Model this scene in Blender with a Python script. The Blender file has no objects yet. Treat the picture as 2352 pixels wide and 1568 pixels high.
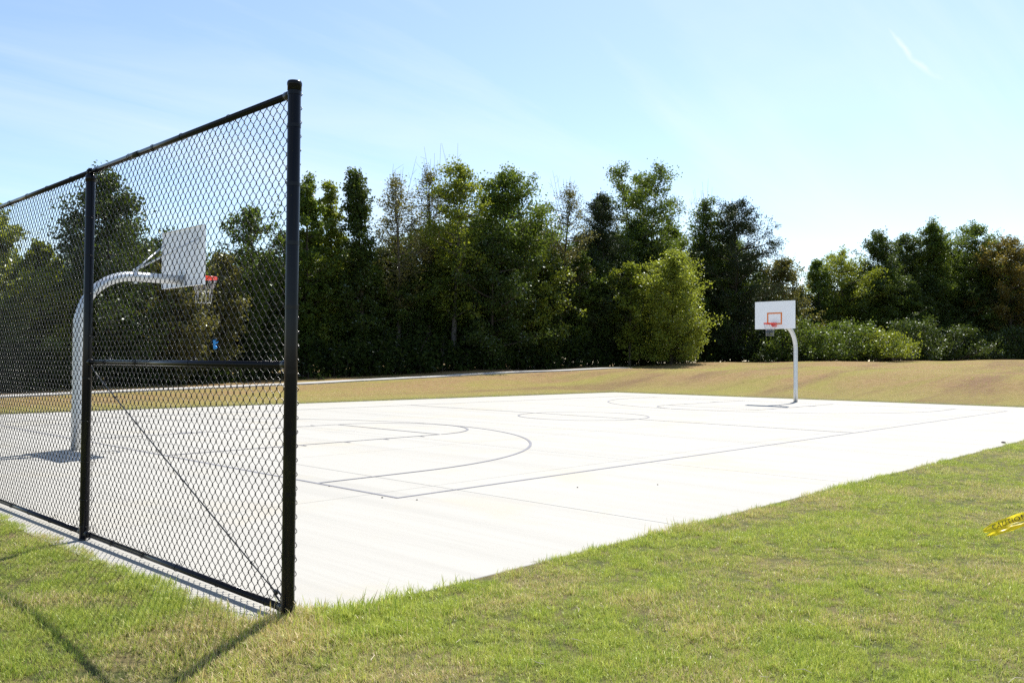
import bpy, math, random
import numpy as np
from mathutils import Matrix, Vector

sc = bpy.context.scene
COL = sc.collection
R = math.radians

# ------------------------------------------------------------------ camera
CAM = np.array([-5.9944, -7.4052, 1.5181])
RIGHT = np.array([0.68727672, -0.72636316, 0.00687534])
UP = np.array([-0.02202498, -0.01137726, 0.99969268])
FWD = np.array([0.72606171, 0.68721693, 0.02381746])
cam_d = bpy.data.cameras.new('camera')
cam_d.sensor_width = 36.0
cam_d.lens = 3392.15 / 4096 * 36.0
cam_d.clip_start = 0.05
cam_d.clip_end = 4000
cam = bpy.data.objects.new('camera', cam_d)
COL.objects.link(cam)
cam.matrix_world = Matrix((
    (RIGHT[0], UP[0], -FWD[0], CAM[0]),
    (RIGHT[1], UP[1], -FWD[1], CAM[1]),
    (RIGHT[2], UP[2], -FWD[2], CAM[2]),
    (0, 0, 0, 1)))
sc.camera = cam

# ------------------------------------------------------------------ sky, sun, exposure
SUN_AZ, SUN_EL = 19.5, 54.7           # azimuth counter-clockwise from +X (along the court)
world = bpy.data.worlds.new('World')
sc.world = world
world.use_nodes = True
wn, wl = world.node_tree.nodes, world.node_tree.links
wn.clear()
w_out = wn.new('ShaderNodeOutputWorld')
w_bg = wn.new('ShaderNodeBackground')
w_sky = wn.new('ShaderNodeTexSky')
w_sky.sky_type = 'NISHITA'
w_sky.sun_disc = False
w_sky.sun_elevation = R(SUN_EL)
w_sky.sun_rotation = R(90 - SUN_AZ)
w_sky.altitude = 100
w_sky.air_density = 1.0
w_sky.dust_density = 0.55
w_sky.ozone_density = 1.6
w_bg.inputs['Strength'].default_value = 0.106
# thin high cloud veils: stretched noise over the sky direction, on a plane overhead
w_tc = wn.new('ShaderNodeTexCoord')
w_sep = wn.new('ShaderNodeSeparateXYZ')
wl.new(w_tc.outputs['Generated'], w_sep.inputs[0])
def wmath(op, a, b=None, clamp=False):
    n = wn.new('ShaderNodeMath'); n.operation = op; n.use_clamp = clamp
    for i, v in enumerate((a, b)):
        if v is None: continue
        if isinstance(v, (int, float)): n.inputs[i].default_value = v
        else: wl.new(v, n.inputs[i])
    return n.outputs[0]
w_z = wmath('ADD', wmath('MAXIMUM', w_sep.outputs['Z'], 0.0), 0.12)
w_px = wmath('DIVIDE', w_sep.outputs['X'], w_z)
w_py = wmath('DIVIDE', w_sep.outputs['Y'], w_z)
w_cmb = wn.new('ShaderNodeCombineXYZ')
wl.new(w_px, w_cmb.inputs[0]); wl.new(w_py, w_cmb.inputs[1])
w_map = wn.new('ShaderNodeMapping')
w_map.inputs['Rotation'].default_value = (0, 0, R(35))
w_map.inputs['Scale'].default_value = (0.35, 1.6, 1)
wl.new(w_cmb.outputs[0], w_map.inputs[0])
w_noi = wn.new('ShaderNodeTexNoise')
w_noi.inputs['Scale'].default_value = 0.9
w_noi.inputs['Detail'].default_value = 9
w_noi.inputs['Roughness'].default_value = 0.56
w_noi.inputs['Distortion'].default_value = 0.6
wl.new(w_map.outputs[0], w_noi.inputs['Vector'])
w_ramp = wn.new('ShaderNodeValToRGB')
w_ramp.color_ramp.elements[0].position = 0.46
w_ramp.color_ramp.elements[1].position = 0.76
wl.new(w_noi.outputs['Fac'], w_ramp.inputs[0])
w_fac = wmath('MULTIPLY', w_ramp.outputs['Color'], 0.42)
def sky_dir(u, v):
    d = FWD + (u - 1176) / 1948 * RIGHT - (v - 784) / 1948 * UP
    return d / np.linalg.norm(d)
cs_a, cs_b = sky_dir(2020, 62), sky_dir(2172, 204)
cs_m = (cs_a + cs_b); cs_m /= np.linalg.norm(cs_m)
cs_t = cs_b - cs_a; cs_t -= cs_m * cs_t.dot(cs_m); cs_len = np.linalg.norm(cs_t) / 2; cs_t /= np.linalg.norm(cs_t)
cs_n = np.cross(cs_m, cs_t)
def wdot(vec):
    n = wn.new('ShaderNodeVectorMath'); n.operation = 'DOT_PRODUCT'
    wl.new(w_tc.outputs['Generated'], n.inputs[0]); n.inputs[1].default_value = tuple(vec); return n.outputs['Value']
cs_noi = wn.new('ShaderNodeTexNoise'); cs_noi.inputs['Scale'].default_value = 34; cs_noi.inputs['Detail'].default_value = 6
wl.new(w_tc.outputs['Generated'], cs_noi.inputs['Vector'])
cs_x = wmath('DIVIDE', wdot(cs_t), float(cs_len))
cs_bend = wmath('MULTIPLY', wmath('MULTIPLY', cs_x, cs_x), 0.006)
cs_off = wmath('ADD', wmath('ADD', wdot(cs_n), cs_bend), wmath('MULTIPLY', wmath('SUBTRACT', cs_noi.outputs['Fac'], 0.5), 0.012))
cs_w = wmath('ADD', wmath('MULTIPLY', cs_x, 0.0022), 0.0052)
cs_across = wmath('SUBTRACT', 1.0, wmath('DIVIDE', wmath('ABSOLUTE', cs_off), cs_w), True)
cs_along = wmath('SUBTRACT', 1.0, wmath('MULTIPLY', cs_x, cs_x), True)
cs_front = wmath('GREATER_THAN', wdot(cs_m), 0.5)
cs_fac = wmath('MULTIPLY', wmath('MULTIPLY', wmath('MULTIPLY', cs_across, cs_along), cs_noi.outputs['Fac']), wmath('MULTIPLY', cs_front, 1.1))
w_fac = wmath('MAXIMUM', w_fac, cs_fac)
w_mix = wn.new('ShaderNodeMix'); w_mix.data_type = 'RGBA'
wl.new(w_fac, w_mix.inputs['Factor'])
wl.new(w_sky.outputs[0], w_mix.inputs['A'])
w_mix.inputs['B'].default_value = (5.6, 5.9, 6.1, 1)
wl.new(w_mix.outputs['Result'], w_bg.inputs['Color'])
wl.new(w_bg.outputs[0], w_out.inputs['Surface'])

sun_d = bpy.data.lights.new('sun', 'SUN')
sun_d.energy = 4.6
sun_d.angle = R(0.53)
sun_d.color = (1.0, 0.955, 0.88)
sun = bpy.data.objects.new('sun', sun_d)
COL.objects.link(sun)
SDIR = Vector((math.cos(R(SUN_EL)) * math.cos(R(SUN_AZ)), math.cos(R(SUN_EL)) * math.sin(R(SUN_AZ)), math.sin(R(SUN_EL))))
sun.rotation_euler = SDIR.to_track_quat('Z', 'Y').to_euler()
sun.location = (10, 8, 60)

vs = sc.view_settings
vs.view_transform = 'Standard'
vs.look = 'None'
vs.gamma = 1.0
vs.use_curve_mapping = False
vs.exposure = 0.85
sc.cycles.use_denoising = False
sc.cycles.sample_clamp_indirect = 3.0
sc.cycles.sample_clamp_direct = 6.0
sc.cycles.max_bounces = 8
sc.cycles.transparent_max_bounces = 8

# ------------------------------------------------------------------ helpers
class MB:
    """collects vertices and faces for one mesh"""
    def __init__(self): self.v = []; self.f = []
    def add(self, verts, faces):
        o = len(self.v); self.v += [tuple(map(float, p)) for p in verts]
        self.f += [tuple(i + o for i in f) for f in faces]; return self
    def box(self, c, s, rz=0.0):
        cx, cy, cz = c; hx, hy, hz = s[0] / 2, s[1] / 2, s[2] / 2
        ca, sa = math.cos(rz), math.sin(rz); vv = []
        for dz in (-hz, hz):
            for dx, dy in ((-hx, -hy), (hx, -hy), (hx, hy), (-hx, hy)):
                vv.append((cx + dx * ca - dy * sa, cy + dx * sa + dy * ca, cz + dz))
        return self.add(vv, [(3, 2, 1, 0), (4, 5, 6, 7), (0, 1, 5, 4), (1, 2, 6, 5), (2, 3, 7, 6), (3, 0, 4, 7)])
    def tube(self, pts, rad, n=8, cap=True, closed=False):
        pts = [Vector(p) for p in pts]; m = len(pts)
        rads = rad if isinstance(rad, (list, tuple)) else [rad] * m
        vv = []; ref = None
        for i, p in enumerate(pts):
            if closed: t = pts[(i + 1) % m] - pts[i - 1]
            else: t = pts[min(i + 1, m - 1)] - pts[max(i - 1, 0)]
            t.normalize()
            if ref is None:
                ref = Vector((0, 0, 1)) if abs(t.z) < 0.9 else Vector((1, 0, 0))
            a = t.cross(ref); a.normalize(); b = a.cross(t); ref = b
            for k in range(n):
                th = 2 * math.pi * k / n
                vv.append(p + (a * math.cos(th) + b * math.sin(th)) * rads[i])
        ff = []
        rng = m if closed else m - 1
        for i in range(rng):
            j = (i + 1) % m
            for k in range(n):
                l = (k + 1) % n
                ff.append((i * n + k, i * n + l, j * n + l, j * n + k))
        if cap and not closed:
            ff.append(tuple(range(n - 1, -1, -1))); ff.append(tuple((m - 1) * n + k for k in range(n)))
        return self.add(vv, ff)
    def lathe(self, prof, n=20, c=(0, 0, 0)):
        vv = []; m = len(prof)
        for (r, z) in prof:
            for k in range(n):
                th = 2 * math.pi * k / n
                vv.append((c[0] + r * math.cos(th), c[1] + r * math.sin(th), c[2] + z))
        ff = []
        for i in range(m - 1):
            for k in range(n):
                l = (k + 1) % n
                ff.append((i * n + k, i * n + l, (i + 1) * n + l, (i + 1) * n + k))
        ff.append(tuple(range(n - 1, -1, -1))); ff.append(tuple((m - 1) * n + k for k in range(n)))
        return self.add(vv, ff)
    def mesh(self, name, mat, smooth=False):
        me = bpy.data.meshes.new(name)
        me.from_pydata(self.v, [], self.f); me.update()
        if mat: me.materials.append(mat)
        if smooth:
            me.polygons.foreach_set('use_smooth', [True] * len(me.polygons))
        return me
    def build(self, name, mat, parent=None, smooth=False, loc=None):
        return link(name, self.mesh(name, mat, smooth), parent, loc)

def link(name, data, parent=None, loc=None):
    o = bpy.data.objects.new(name, data)
    COL.objects.link(o)
    if parent is not None: o.parent = parent
    if loc is not None: o.location = loc
    return o

def tag(o, label=None, cat=None, group=None, kind=None):
    if label: o['label'] = label
    if cat: o['category'] = cat
    if group: o['group'] = group
    if kind: o['kind'] = kind
    return o

def thing(name, label, cat, loc=(0, 0, 0), rz=0.0, group=None):
    o = link(name, None, None, loc); o.rotation_euler = (0, 0, rz)
    o.empty_display_size = 0.3
    return tag(o, label, cat, group)

def np_mesh(name, verts, quads, mat, smooth=False, face_attr=None):
    """fast mesh from numpy arrays; quads is (n,4)"""
    me = bpy.data.meshes.new(name)
    nv, nf = len(verts), len(quads)
    me.vertices.add(nv); me.vertices.foreach_set('co', np.ascontiguousarray(verts, dtype=np.float32).ravel())
    me.loops.add(nf * 4); me.loops.foreach_set('vertex_index', np.ascontiguousarray(quads, dtype=np.int32).ravel())
    me.polygons.add(nf); me.polygons.foreach_set('loop_start', np.arange(0, nf * 4, 4, dtype=np.int32))
    if smooth: me.polygons.foreach_set('use_smooth', np.ones(nf, dtype=bool))
    me.update(calc_edges=True)
    if face_attr is not None:
        a = me.attributes.new('rnd', 'FLOAT', 'FACE'); a.data.foreach_set('value', np.ascontiguousarray(face_attr, dtype=np.float32))
    me.materials.append(mat)
    return me

# ------------------------------------------------------------------ materials
def new_mat(name):
    m = bpy.data.materials.new(name); m.use_nodes = True
    nt = m.node_tree
    bs = nt.nodes['Principled BSDF']
    return m, nt, bs

class NT:
    def __init__(self, nt): self.nt = nt; self.n = nt.nodes; self.l = nt.links
    def node(self, t, **kw):
        n = self.n.new(t)
        for k, v in kw.items(): setattr(n, k, v)
        return n
    def set(self, sock, v):
        if hasattr(v, 'is_linked') or hasattr(v, 'links'): self.l.new(v, sock)
        elif isinstance(v, tuple) and len(v) == 3 and sock.type == 'RGBA': sock.default_value = (*v, 1)
        else: sock.default_value = v
    def pos(self): return self.node('ShaderNodeNewGeometry').outputs['Position']
    def obj(self): return self.node('ShaderNodeTexCoord').outputs['Object']
    def mapping(self, vec, scale=(1, 1, 1), rot=(0, 0, 0), loc=(0, 0, 0)):
        m = self.node('ShaderNodeMapping'); self.l.new(vec, m.inputs[0])
        m.inputs['Location'].default_value = loc
        m.inputs['Scale'].default_value = scale; m.inputs['Rotation'].default_value = rot; return m.outputs[0]
    def noise(self, vec, scale, detail=4, rough=0.55, dist=0.0):
        n = self.node('ShaderNodeTexNoise'); self.l.new(vec, n.inputs['Vector'])
        n.inputs['Scale'].default_value = scale; n.inputs['Detail'].default_value = detail
        n.inputs['Roughness'].default_value = rough; n.inputs['Distortion'].default_value = dist
        return n.outputs['Fac']
    def ramp(self, fac, lo, hi, a=0.0, b=1.0):
        n = self.node('ShaderNodeMapRange'); n.interpolation_type = 'SMOOTHSTEP'
        self.l.new(fac, n.inputs['Value'])
        n.inputs['From Min'].default_value = lo; n.inputs['From Max'].default_value = hi
        n.inputs['To Min'].default_value = a; n.inputs['To Max'].default_value = b
        return n.outputs[0]
    def mix(self, fac, a, b, mode='MIX'):
        n = self.node('ShaderNodeMix'); n.data_type = 'RGBA'; n.blend_type = mode
        self.set(n.inputs['Factor'], fac); self.set(n.inputs['A'], a); self.set(n.inputs['B'], b)
        return n.outputs['Result']
    def math(self, op, a, b=0.0):
        n = self.node('ShaderNodeMath'); n.operation = op
        self.set(n.inputs[0], a); self.set(n.inputs[1], b); return n.outputs[0]
    def bump(self, h, strength=0.3, dist=0.01):
        n = self.node('ShaderNodeBump'); self.l.new(h, n.inputs['Height'])
        n.inputs['Strength'].default_value = strength; n.inputs['Distance'].default_value = dist
        return n.outputs[0]

def plain(name, col, rough=0.5, metal=0.0, spec=0.5, coat=0.0, vary=0.0, scale=8.0, bump=0.0):
    m, nt, bs = new_mat(name); t = NT(nt)
    bs.inputs['Roughness'].default_value = rough; bs.inputs['Metallic'].default_value = metal
    bs.inputs['Specular IOR Level'].default_value = spec
    if coat: bs.inputs['Coat Weight'].default_value = coat; bs.inputs['Coat Roughness'].default_value = 0.15
    v = t.obj(); f = t.noise(v, scale, 5)
    lo = tuple(c * (1 - vary) for c in col); hi = tuple(min(1, c * (1 + vary)) for c in col)
    t.set(bs.inputs['Base Color'], t.mix(f, lo, hi))
    if bump: t.set(bs.inputs['Normal'], t.bump(t.noise(v, scale * 12, 3), bump, 0.002))
    return m

M = {}
M['black_vinyl'] = plain('black_vinyl', (0.010, 0.010, 0.011), 0.30, 0, 0.5, 0.0, 0.25, 14)
M['black_paint'] = plain('black_powder_coat', (0.007, 0.007, 0.010), 0.16, 0, 0.20, 0.0, 0.3, 9)
M['wire'] = plain('vinyl_wire', (0.008, 0.008, 0.009), 0.16, 0, 0.45)
M['galv'] = plain('galvanised_steel', (0.62, 0.64, 0.66), 0.45, 0.6, 0.5, 0.0, 0.14, 22, 0.1)
M['white_board'] = plain('white_enamel_board', (0.90, 0.90, 0.92), 0.35, 0, 0.5, 0, 0.03, 5)
M['orange'] = plain('orange_square_paint', (0.75, 0.20, 0.03), 0.4, 0, 0.4, 0, 0.06)
M['rim_red'] = plain('red_rim_enamel', (0.80, 0.05, 0.015), 0.35, 0, 0.5, 0.2, 0.08)
M['chain'] = plain('steel_chain', (0.55, 0.56, 0.58), 0.35, 0.9)
M['bark'] = plain('bark_grey', (0.075, 0.062, 0.050), 0.9, 0, 0.2, 0, 0.45, 6, 0.5)
M['bark_pale'] = plain('bark_pale', (0.125, 0.112, 0.096), 0.9, 0, 0.2, 0, 0.35, 6, 0.5)
M['soil'] = plain('dark_clod', (0.05, 0.04, 0.03), 0.95, 0, 0.2, 0, 0.4, 30)
M['blue'] = plain('blue_flagging', (0.03, 0.32, 0.85), 0.4, 0, 0.4, 0, 0.15, 40)
M['ink'] = plain('tape_print', (0.02, 0.028, 0.018), 0.5)
M['line_paint'] = plain('court_line_paint', (0.18, 0.18, 0.20), 0.7, 0, 0.3, 0, 0.25, 3)
M['straw'] = plain('dry_straw', (0.55, 0.47, 0.33), 0.8, 0, 0.3, 0, 0.3, 30)

# yellow plastic tape: thin, lets light through
m, nt, bs = new_mat('yellow_tape'); t = NT(nt)
bs.inputs['Base Color'].default_value = (0.90, 0.72, 0.03, 1); bs.inputs['Roughness'].default_value = 0.3
tr = t.node('ShaderNodeBsdfTranslucent'); tr.inputs[0].default_value = (0.95, 0.76, 0.04, 1)
mx = t.node('ShaderNodeMixShader'); mx.inputs[0].default_value = 0.62
t.l.new(bs.outputs[0], mx.inputs[1]); t.l.new(tr.outputs[0], mx.inputs[2])
t.l.new(mx.outputs[0], nt.nodes['Material Output'].inputs['Surface'])
M['tape'] = m

# concrete: pale, broom-finished across the court, faint stains
def concrete(name, base=(0.400, 0.388, 0.352)):
    m, nt, bs = new_mat(name); t = NT(nt)
    p = t.pos()
    info = t.node('ShaderNodeObjectInfo')
    broom = t.noise(t.mapping(p, (3.2, 0.10, 1)), 6.0, 6, 0.6)
    streak = t.noise(t.mapping(p, (1.1, 0.05, 1), loc=(3, 1, 0)), 2.2, 5, 0.55)
    stain = t.noise(p, 0.55, 6, 0.6, 0.4)
    fine = t.noise(p, 60, 4, 0.7)
    c = t.mix(t.ramp(streak, 0.42, 0.68), base, tuple(x * 0.86 for x in base))
    c = t.mix(t.ramp(stain, 0.50, 0.70, 0, 0.75), c, (base[0] * 1.02, base[1] * 0.95, base[2] * 0.80))
    c = t.mix(t.ramp(broom, 0.42, 0.72, 0, 0.5), c, tuple(x * 0.84 for x in base))
    c = t.mix(t.math('MULTIPLY', info.outputs['Random'], 0.45), c, tuple(x * 0.90 for x in base))
    c = t.mix(t.ramp(fine, 0.35, 0.7, 0, 0.18), c, tuple(x * 0.75 for x in base))
    t.set(bs.inputs['Base Color'], c)
    bs.inputs['Roughness'].default_value = 0.85; bs.inputs['Specular IOR Level'].default_value = 0.3
    t.set(bs.inputs['Normal'], t.bump(t.math('ADD', broom, t.math('MULTIPLY', fine, 0.5)), 0.25, 0.004))
    return m
M['concrete'] = concrete('broom_concrete')
M['concrete_path'] = concrete('path_concrete', (0.42, 0.41, 0.39))

# lawn colour shared by soil sheet and blades: green and straw patches in world space
def lawn_colour(t):
    p = t.pos()
    # far field is browner, the ring round the slab and the near lawn greener
    big = t.noise(t.mapping(p, (0.10, 0.26, 0.1), rot=(0, 0, R(-18))), 1.0, 5, 0.6, 0.5)
    mid = t.noise(t.mapping(p, (1, 1, 0.2)), 0.75, 5, 0.62, 0.3)
    small = t.noise(t.mapping(p, (1, 1, 0.2)), 4.5, 4, 0.65)
    sep = t.node('ShaderNodeSeparateXYZ'); t.l.new(p, sep.inputs[0])
    # dryness grows away from the court's near side (the far field was sown later and is straw coloured)
    far = t.math('MAXIMUM', t.ramp(sep.outputs['Y'], 18.6, 20.0), t.ramp(sep.outputs['X'], 29.0, 30.5))
    return p, big, mid, small, far, sep

m, nt, bs = new_mat('lawn_soil'); t = NT(nt)
p, big, mid, small, far, sep = lawn_colour(t)
near_c = t.mix(t.ramp(small, 0.35, 0.7), (0.075, 0.085, 0.026), (0.17, 0.135, 0.062))
dry = t.mix(t.ramp(small, 0.3, 0.72), (0.200, 0.126, 0.050), (0.270, 0.182, 0.084))
grn = t.mix(t.ramp(small, 0.3, 0.7), (0.185, 0.165, 0.034), (0.240, 0.195, 0.056))
far_c = t.mix(t.ramp(big, 0.34, 0.56), grn, dry)
soilp = t.noise(t.mapping(p, (0.10, 0.42, 0.1), rot=(0, 0, R(-38)), loc=(7, 3, 0)), 0.8, 5, 0.6, 0.5)
ring = t.math('MAXIMUM', t.ramp(sep.outputs['Y'], 19.5, 24.0), t.ramp(sep.outputs['X'], 30.0, 36.0))
far_c = t.mix(ring, t.mix(0.65, far_c, (0.200, 0.190, 0.045)), far_c)
far_c = t.mix(t.ramp(soilp, 0.47, 0.68, 0, 0.7), far_c, (0.145, 0.082, 0.046))
far_c = t.mix(t.ramp(mid, 0.46, 0.64, 0, 0.3), far_c, grn)
fleck = t.noise(p, 9.0, 3, 0.7)
far_c = t.mix(t.ramp(fleck, 0.58, 0.75, 0, 0.5), far_c, (0.10, 0.075, 0.035))
t.set(bs.inputs['Base Color'], t.mix(far, near_c, far_c))
bs.inputs['Roughness'].default_value = 0.95; bs.inputs['Specular IOR Level'].default_value = 0.15
t.set(bs.inputs['Normal'], t.bump(t.math('ADD', small, t.noise(p, 28, 4, 0.7)), 0.7, 0.05))
M['lawn'] = m

def blade_mat(name, g1, g2, d1, d2, dry_amt):
    m, nt, bs = new_mat(name); t = NT(nt)
    nt.nodes.remove(bs)
    p, big, mid, small, far, sep = lawn_colour(t)
    rnd = t.node('ShaderNodeAttribute', attribute_name='rnd').outputs['Fac']
    oi = t.node('ShaderNodeObjectInfo').outputs['Random']
    g = t.mix(oi, g1, g2)
    d = t.mix(oi, d1, d2)
    # share of straw blades: more in dry patches
    share = t.math('ADD', t.ramp(mid, 0.40, 0.66, -0.12, 0.60), dry_amt)
    share = t.math('ADD', share, t.math('MULTIPLY', far, 0.5))
    isdry = t.math('LESS_THAN', rnd, share)
    c = t.mix(isdry, g, d)
    df = t.node('ShaderNodeBsdfDiffuse'); t.l.new(c, df.inputs[0])
    tl = t.node('ShaderNodeBsdfTranslucent'); t.l.new(t.mix(0.35, c, (0.45, 0.50, 0.05)), tl.inputs[0])
    gl = t.node('ShaderNodeBsdfGlossy'); gl.inputs['Roughness'].default_value = 0.38; gl.inputs[0].default_value = (0.9, 0.9, 0.85, 1)
    m1 = t.node('ShaderNodeMixShader'); m1.inputs[0].default_value = 0.42
    t.l.new(df.outputs[0], m1.inputs[1]); t.l.new(tl.outputs[0], m1.inputs[2])
    fr = t.node('ShaderNodeFresnel'); fr.inputs[0].default_value = 1.35
    m2 = t.node('ShaderNodeMixShader'); t.l.new(t.math('MULTIPLY', fr.outputs[0], 0.55), m2.inputs[0])
    t.l.new(m1.outputs[0], m2.inputs[1]); t.l.new(gl.outputs[0], m2.inputs[2])
    t.l.new(m2.outputs[0], nt.nodes['Material Output'].inputs['Surface'])
    return m
M['blade'] = blade_mat('grass_blades', (0.30, 0.415, 0.054), (0.60, 0.625, 0.135), (0.60, 0.45, 0.21), (0.78, 0.63, 0.38), 0.04)

def leaf_mat(name, c1, c2, trans=0.35, tint=(0.30, 0.36, 0.03), tmix=0.45, gloss=1.38):
    m, nt, bs = new_mat(name); t = NT(nt)
    nt.nodes.remove(bs)
    rnd = t.node('ShaderNodeAttribute', attribute_name='rnd').outputs['Fac']
    n = t.noise(t.obj(), 0.9, 3)
    c = t.mix(rnd, c1, c2)
    c = t.mix(t.ramp(n, 0.35, 0.65, 0, 0.5), c, tuple((a * 0.6 + b * 0.4) * 0.8 for a, b in zip(c1, c2)))
    df = t.node('ShaderNodeBsdfDiffuse'); t.l.new(c, df.inputs[0])
    tl = t.node('ShaderNodeBsdfTranslucent'); t.l.new(t.mix(tmix, c, tint), tl.inputs[0])
    gl = t.node('ShaderNodeBsdfGlossy'); gl.inputs['Roughness'].default_value = 0.5; gl.inputs[0].default_value = (0.7, 0.74, 0.7, 1)
    m1 = t.node('ShaderNodeMixShader'); m1.inputs[0].default_value = trans
    t.l.new(df.outputs[0], m1.inputs[1]); t.l.new(tl.outputs[0], m1.inputs[2])
    fr = t.node('ShaderNodeFresnel'); fr.inputs[0].default_value = gloss
    m2 = t.node('ShaderNodeMixShader'); t.l.new(t.math('MULTIPLY', fr.outputs[0], 0.14), m2.inputs[0])
    t.l.new(m1.outputs[0], m2.inputs[1]); t.l.new(gl.outputs[0], m2.inputs[2])
    t.l.new(m2.outputs[0], nt.nodes['Material Output'].inputs['Surface'])
    return m
LEAF = {
    'green':  leaf_mat('leaf_green', (0.060, 0.110, 0.018), (0.125, 0.170, 0.030), 0.42, (0.26, 0.34, 0.02), 0.4),
    'dark':   leaf_mat('leaf_dark', (0.034, 0.062, 0.014), (0.070, 0.100, 0.022), 0.36, (0.17, 0.23, 0.02), 0.4),
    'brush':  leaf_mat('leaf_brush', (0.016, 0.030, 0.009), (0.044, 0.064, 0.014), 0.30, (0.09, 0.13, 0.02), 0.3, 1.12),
    'cedar':  leaf_mat('cedar_needles', (0.026, 0.044, 0.018), (0.055, 0.070, 0.026), 0.20, (0.08, 0.11, 0.03), 0.3, 1.25),
    'yellow': leaf_mat('leaf_yellow_green', (0.165, 0.235, 0.030), (0.335, 0.350, 0.058), 0.48, (0.48, 0.54, 0.04), 0.45),
    'lime':   leaf_mat('leaf_lime', (0.120, 0.180, 0.024), (0.235, 0.265, 0.040), 0.44, (0.42, 0.46, 0.02), 0.45),
    'olive':  leaf_mat('leaf_olive', (0.085, 0.105, 0.026), (0.190, 0.165, 0.055), 0.40, (0.32, 0.29, 0.04), 0.4),
    'tan':    leaf_mat('leaf_tan', (0.150, 0.140, 0.060), (0.260, 0.210, 0.100), 0.40, (0.38, 0.31, 0.09), 0.35),
    'orange': leaf_mat('leaf_orange', (0.075, 0.100, 0.022), (0.215, 0.145, 0.032), 0.42, (0.36, 0.27, 0.03), 0.4),
}

# ------------------------------------------------------------------ terrain
SX0, SX1, SY0, SY1 = -3.14, 28.95, -3.12, 18.45      # the slab
def smooth(t): t = np.clip(t, 0, 1); return t * t * (3 - 2 * t)
EDGE = np.array([(-60, 24), (4.0, 28.6), (18.4, 30.8), (29.0, 28.4), (39.5, 26.0), (57.1, 21.9), (76.2, 10.5), (110, -14)])
def beyond(x, y):
    """how far a point lies past the edge of the mown field (metres, roughly)"""
    ex = np.interp(x, EDGE[:, 0], EDGE[:, 1])
    return (np.asarray(y) - ex) * 0.9
def terrain(x, y):
    x = np.asarray(x, float); y = np.asarray(y, float)
    b = np.interp(x, [-1e4, 4, 18, 29, 39.5, 57, 76, 110, 200], [0, 0, .28, .70, 1.09, 1.62, 1.84, 1.95, 1.0])
    dx = np.maximum(np.maximum(SX0 - x, x - SX1), 0); dy = np.maximum(np.maximum(SY0 - y, y - SY1), 0)
    d = np.hypot(dx, dy)
    z = b * smooth(d / 10.0)
    und = 0.10 * np.sin(x * 0.31 + 0.9) * np.sin(y * 0.23 + x * 0.11) + 0.06 * np.sin(x * 0.55 - y * 0.37 + 2)
    z = z + und * smooth((d - 3) / 14) * smooth((x - 18) / 25)
    z = z + 0.012 * np.sin(x * 2.3 + 1.1 * np.sin(y * 1.7)) * np.sin(y * 2.9 + 0.7) * smooth(d / 0.8)
    z = z - 0.02 * np.clip(beyond(x, y) - 3, 0, 20) * smooth((x - 34) / 8)
    bey = np.maximum(beyond(x, y) - 24, 0)
    z = z - np.minimum(bey * 0.09, 6.0)
    # the lawn outside the fence falls away a little from the strip towards the open corner
    z = z - smooth((-3.45 - x) / .7) * smooth((x + 40) / 20) * (0.03 + 0.075 * smooth((-2.0 - y) / 1.4))
    z = np.where(d < 0.01, -0.25, z + 0.004)
    # behind the camera and far to the sides: level ground
    return z

def axis(segs, extra=()):
    a = []
    for (s, e, st) in segs: a += list(np.arange(s, e, st))
    a = np.array(sorted(set(np.round(a + list(extra), 4))))
    return a
gx = axis([(-1500, -100, 200), (-100, -20, 10), (-20, -9, 1), (-9, 16, 0.25), (16, 110, 1.0), (110, 200, 10), (200, 1900, 170)], (SX0 + 0.03, SX0 - 0.02, SX1 - 0.03, SX1 + 0.02))
gy = axis([(-1500, -100, 200), (-100, -20, 10), (-20, -11, 1), (-11, 7, 0.25), (7, 60, 1.0), (60, 160, 8), (160, 1900, 170)], (SY0 + 0.03, SY0 - 0.02, SY1 - 0.03, SY1 + 0.02))
GX, GY = np.meshgrid(gx, gy, indexing='ij')
GZ = terrain(GX, GY)
inside = (GX > SX0 + 0.01) & (GX < SX1 - 0.01) & (GY > SY0 + 0.01) & (GY < SY1 - 0.01)
GZ = np.where(inside, -0.25, np.where(GZ < -0.2, np.where((GX < SX0 + .01) | (GX > SX1 - .01) | (GY < SY0 + .01) | (GY > SY1 - .01), GZ, -0.25), GZ))
strip = (GX > -3.50) & (GX < SX0 + 0.01) & (GY > SY0 - 0.01) & (GY < SY1)
GZ = np.where(strip, -0.2, GZ)
vid = np.arange(GX.size).reshape(GX.shape)
quads = np.stack([vid[:-1, :-1], vid[1:, :-1], vid[1:, 1:], vid[:-1, 1:]], -1).reshape(-1, 4)
ground = link('ground', np_mesh('ground', np.stack([GX, GY, GZ], -1).reshape(-1, 3), quads, M['lawn'], True))
tag(ground, 'mown lawn of green and straw-coloured grass rising gently to the trees', kind='structure')

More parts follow.
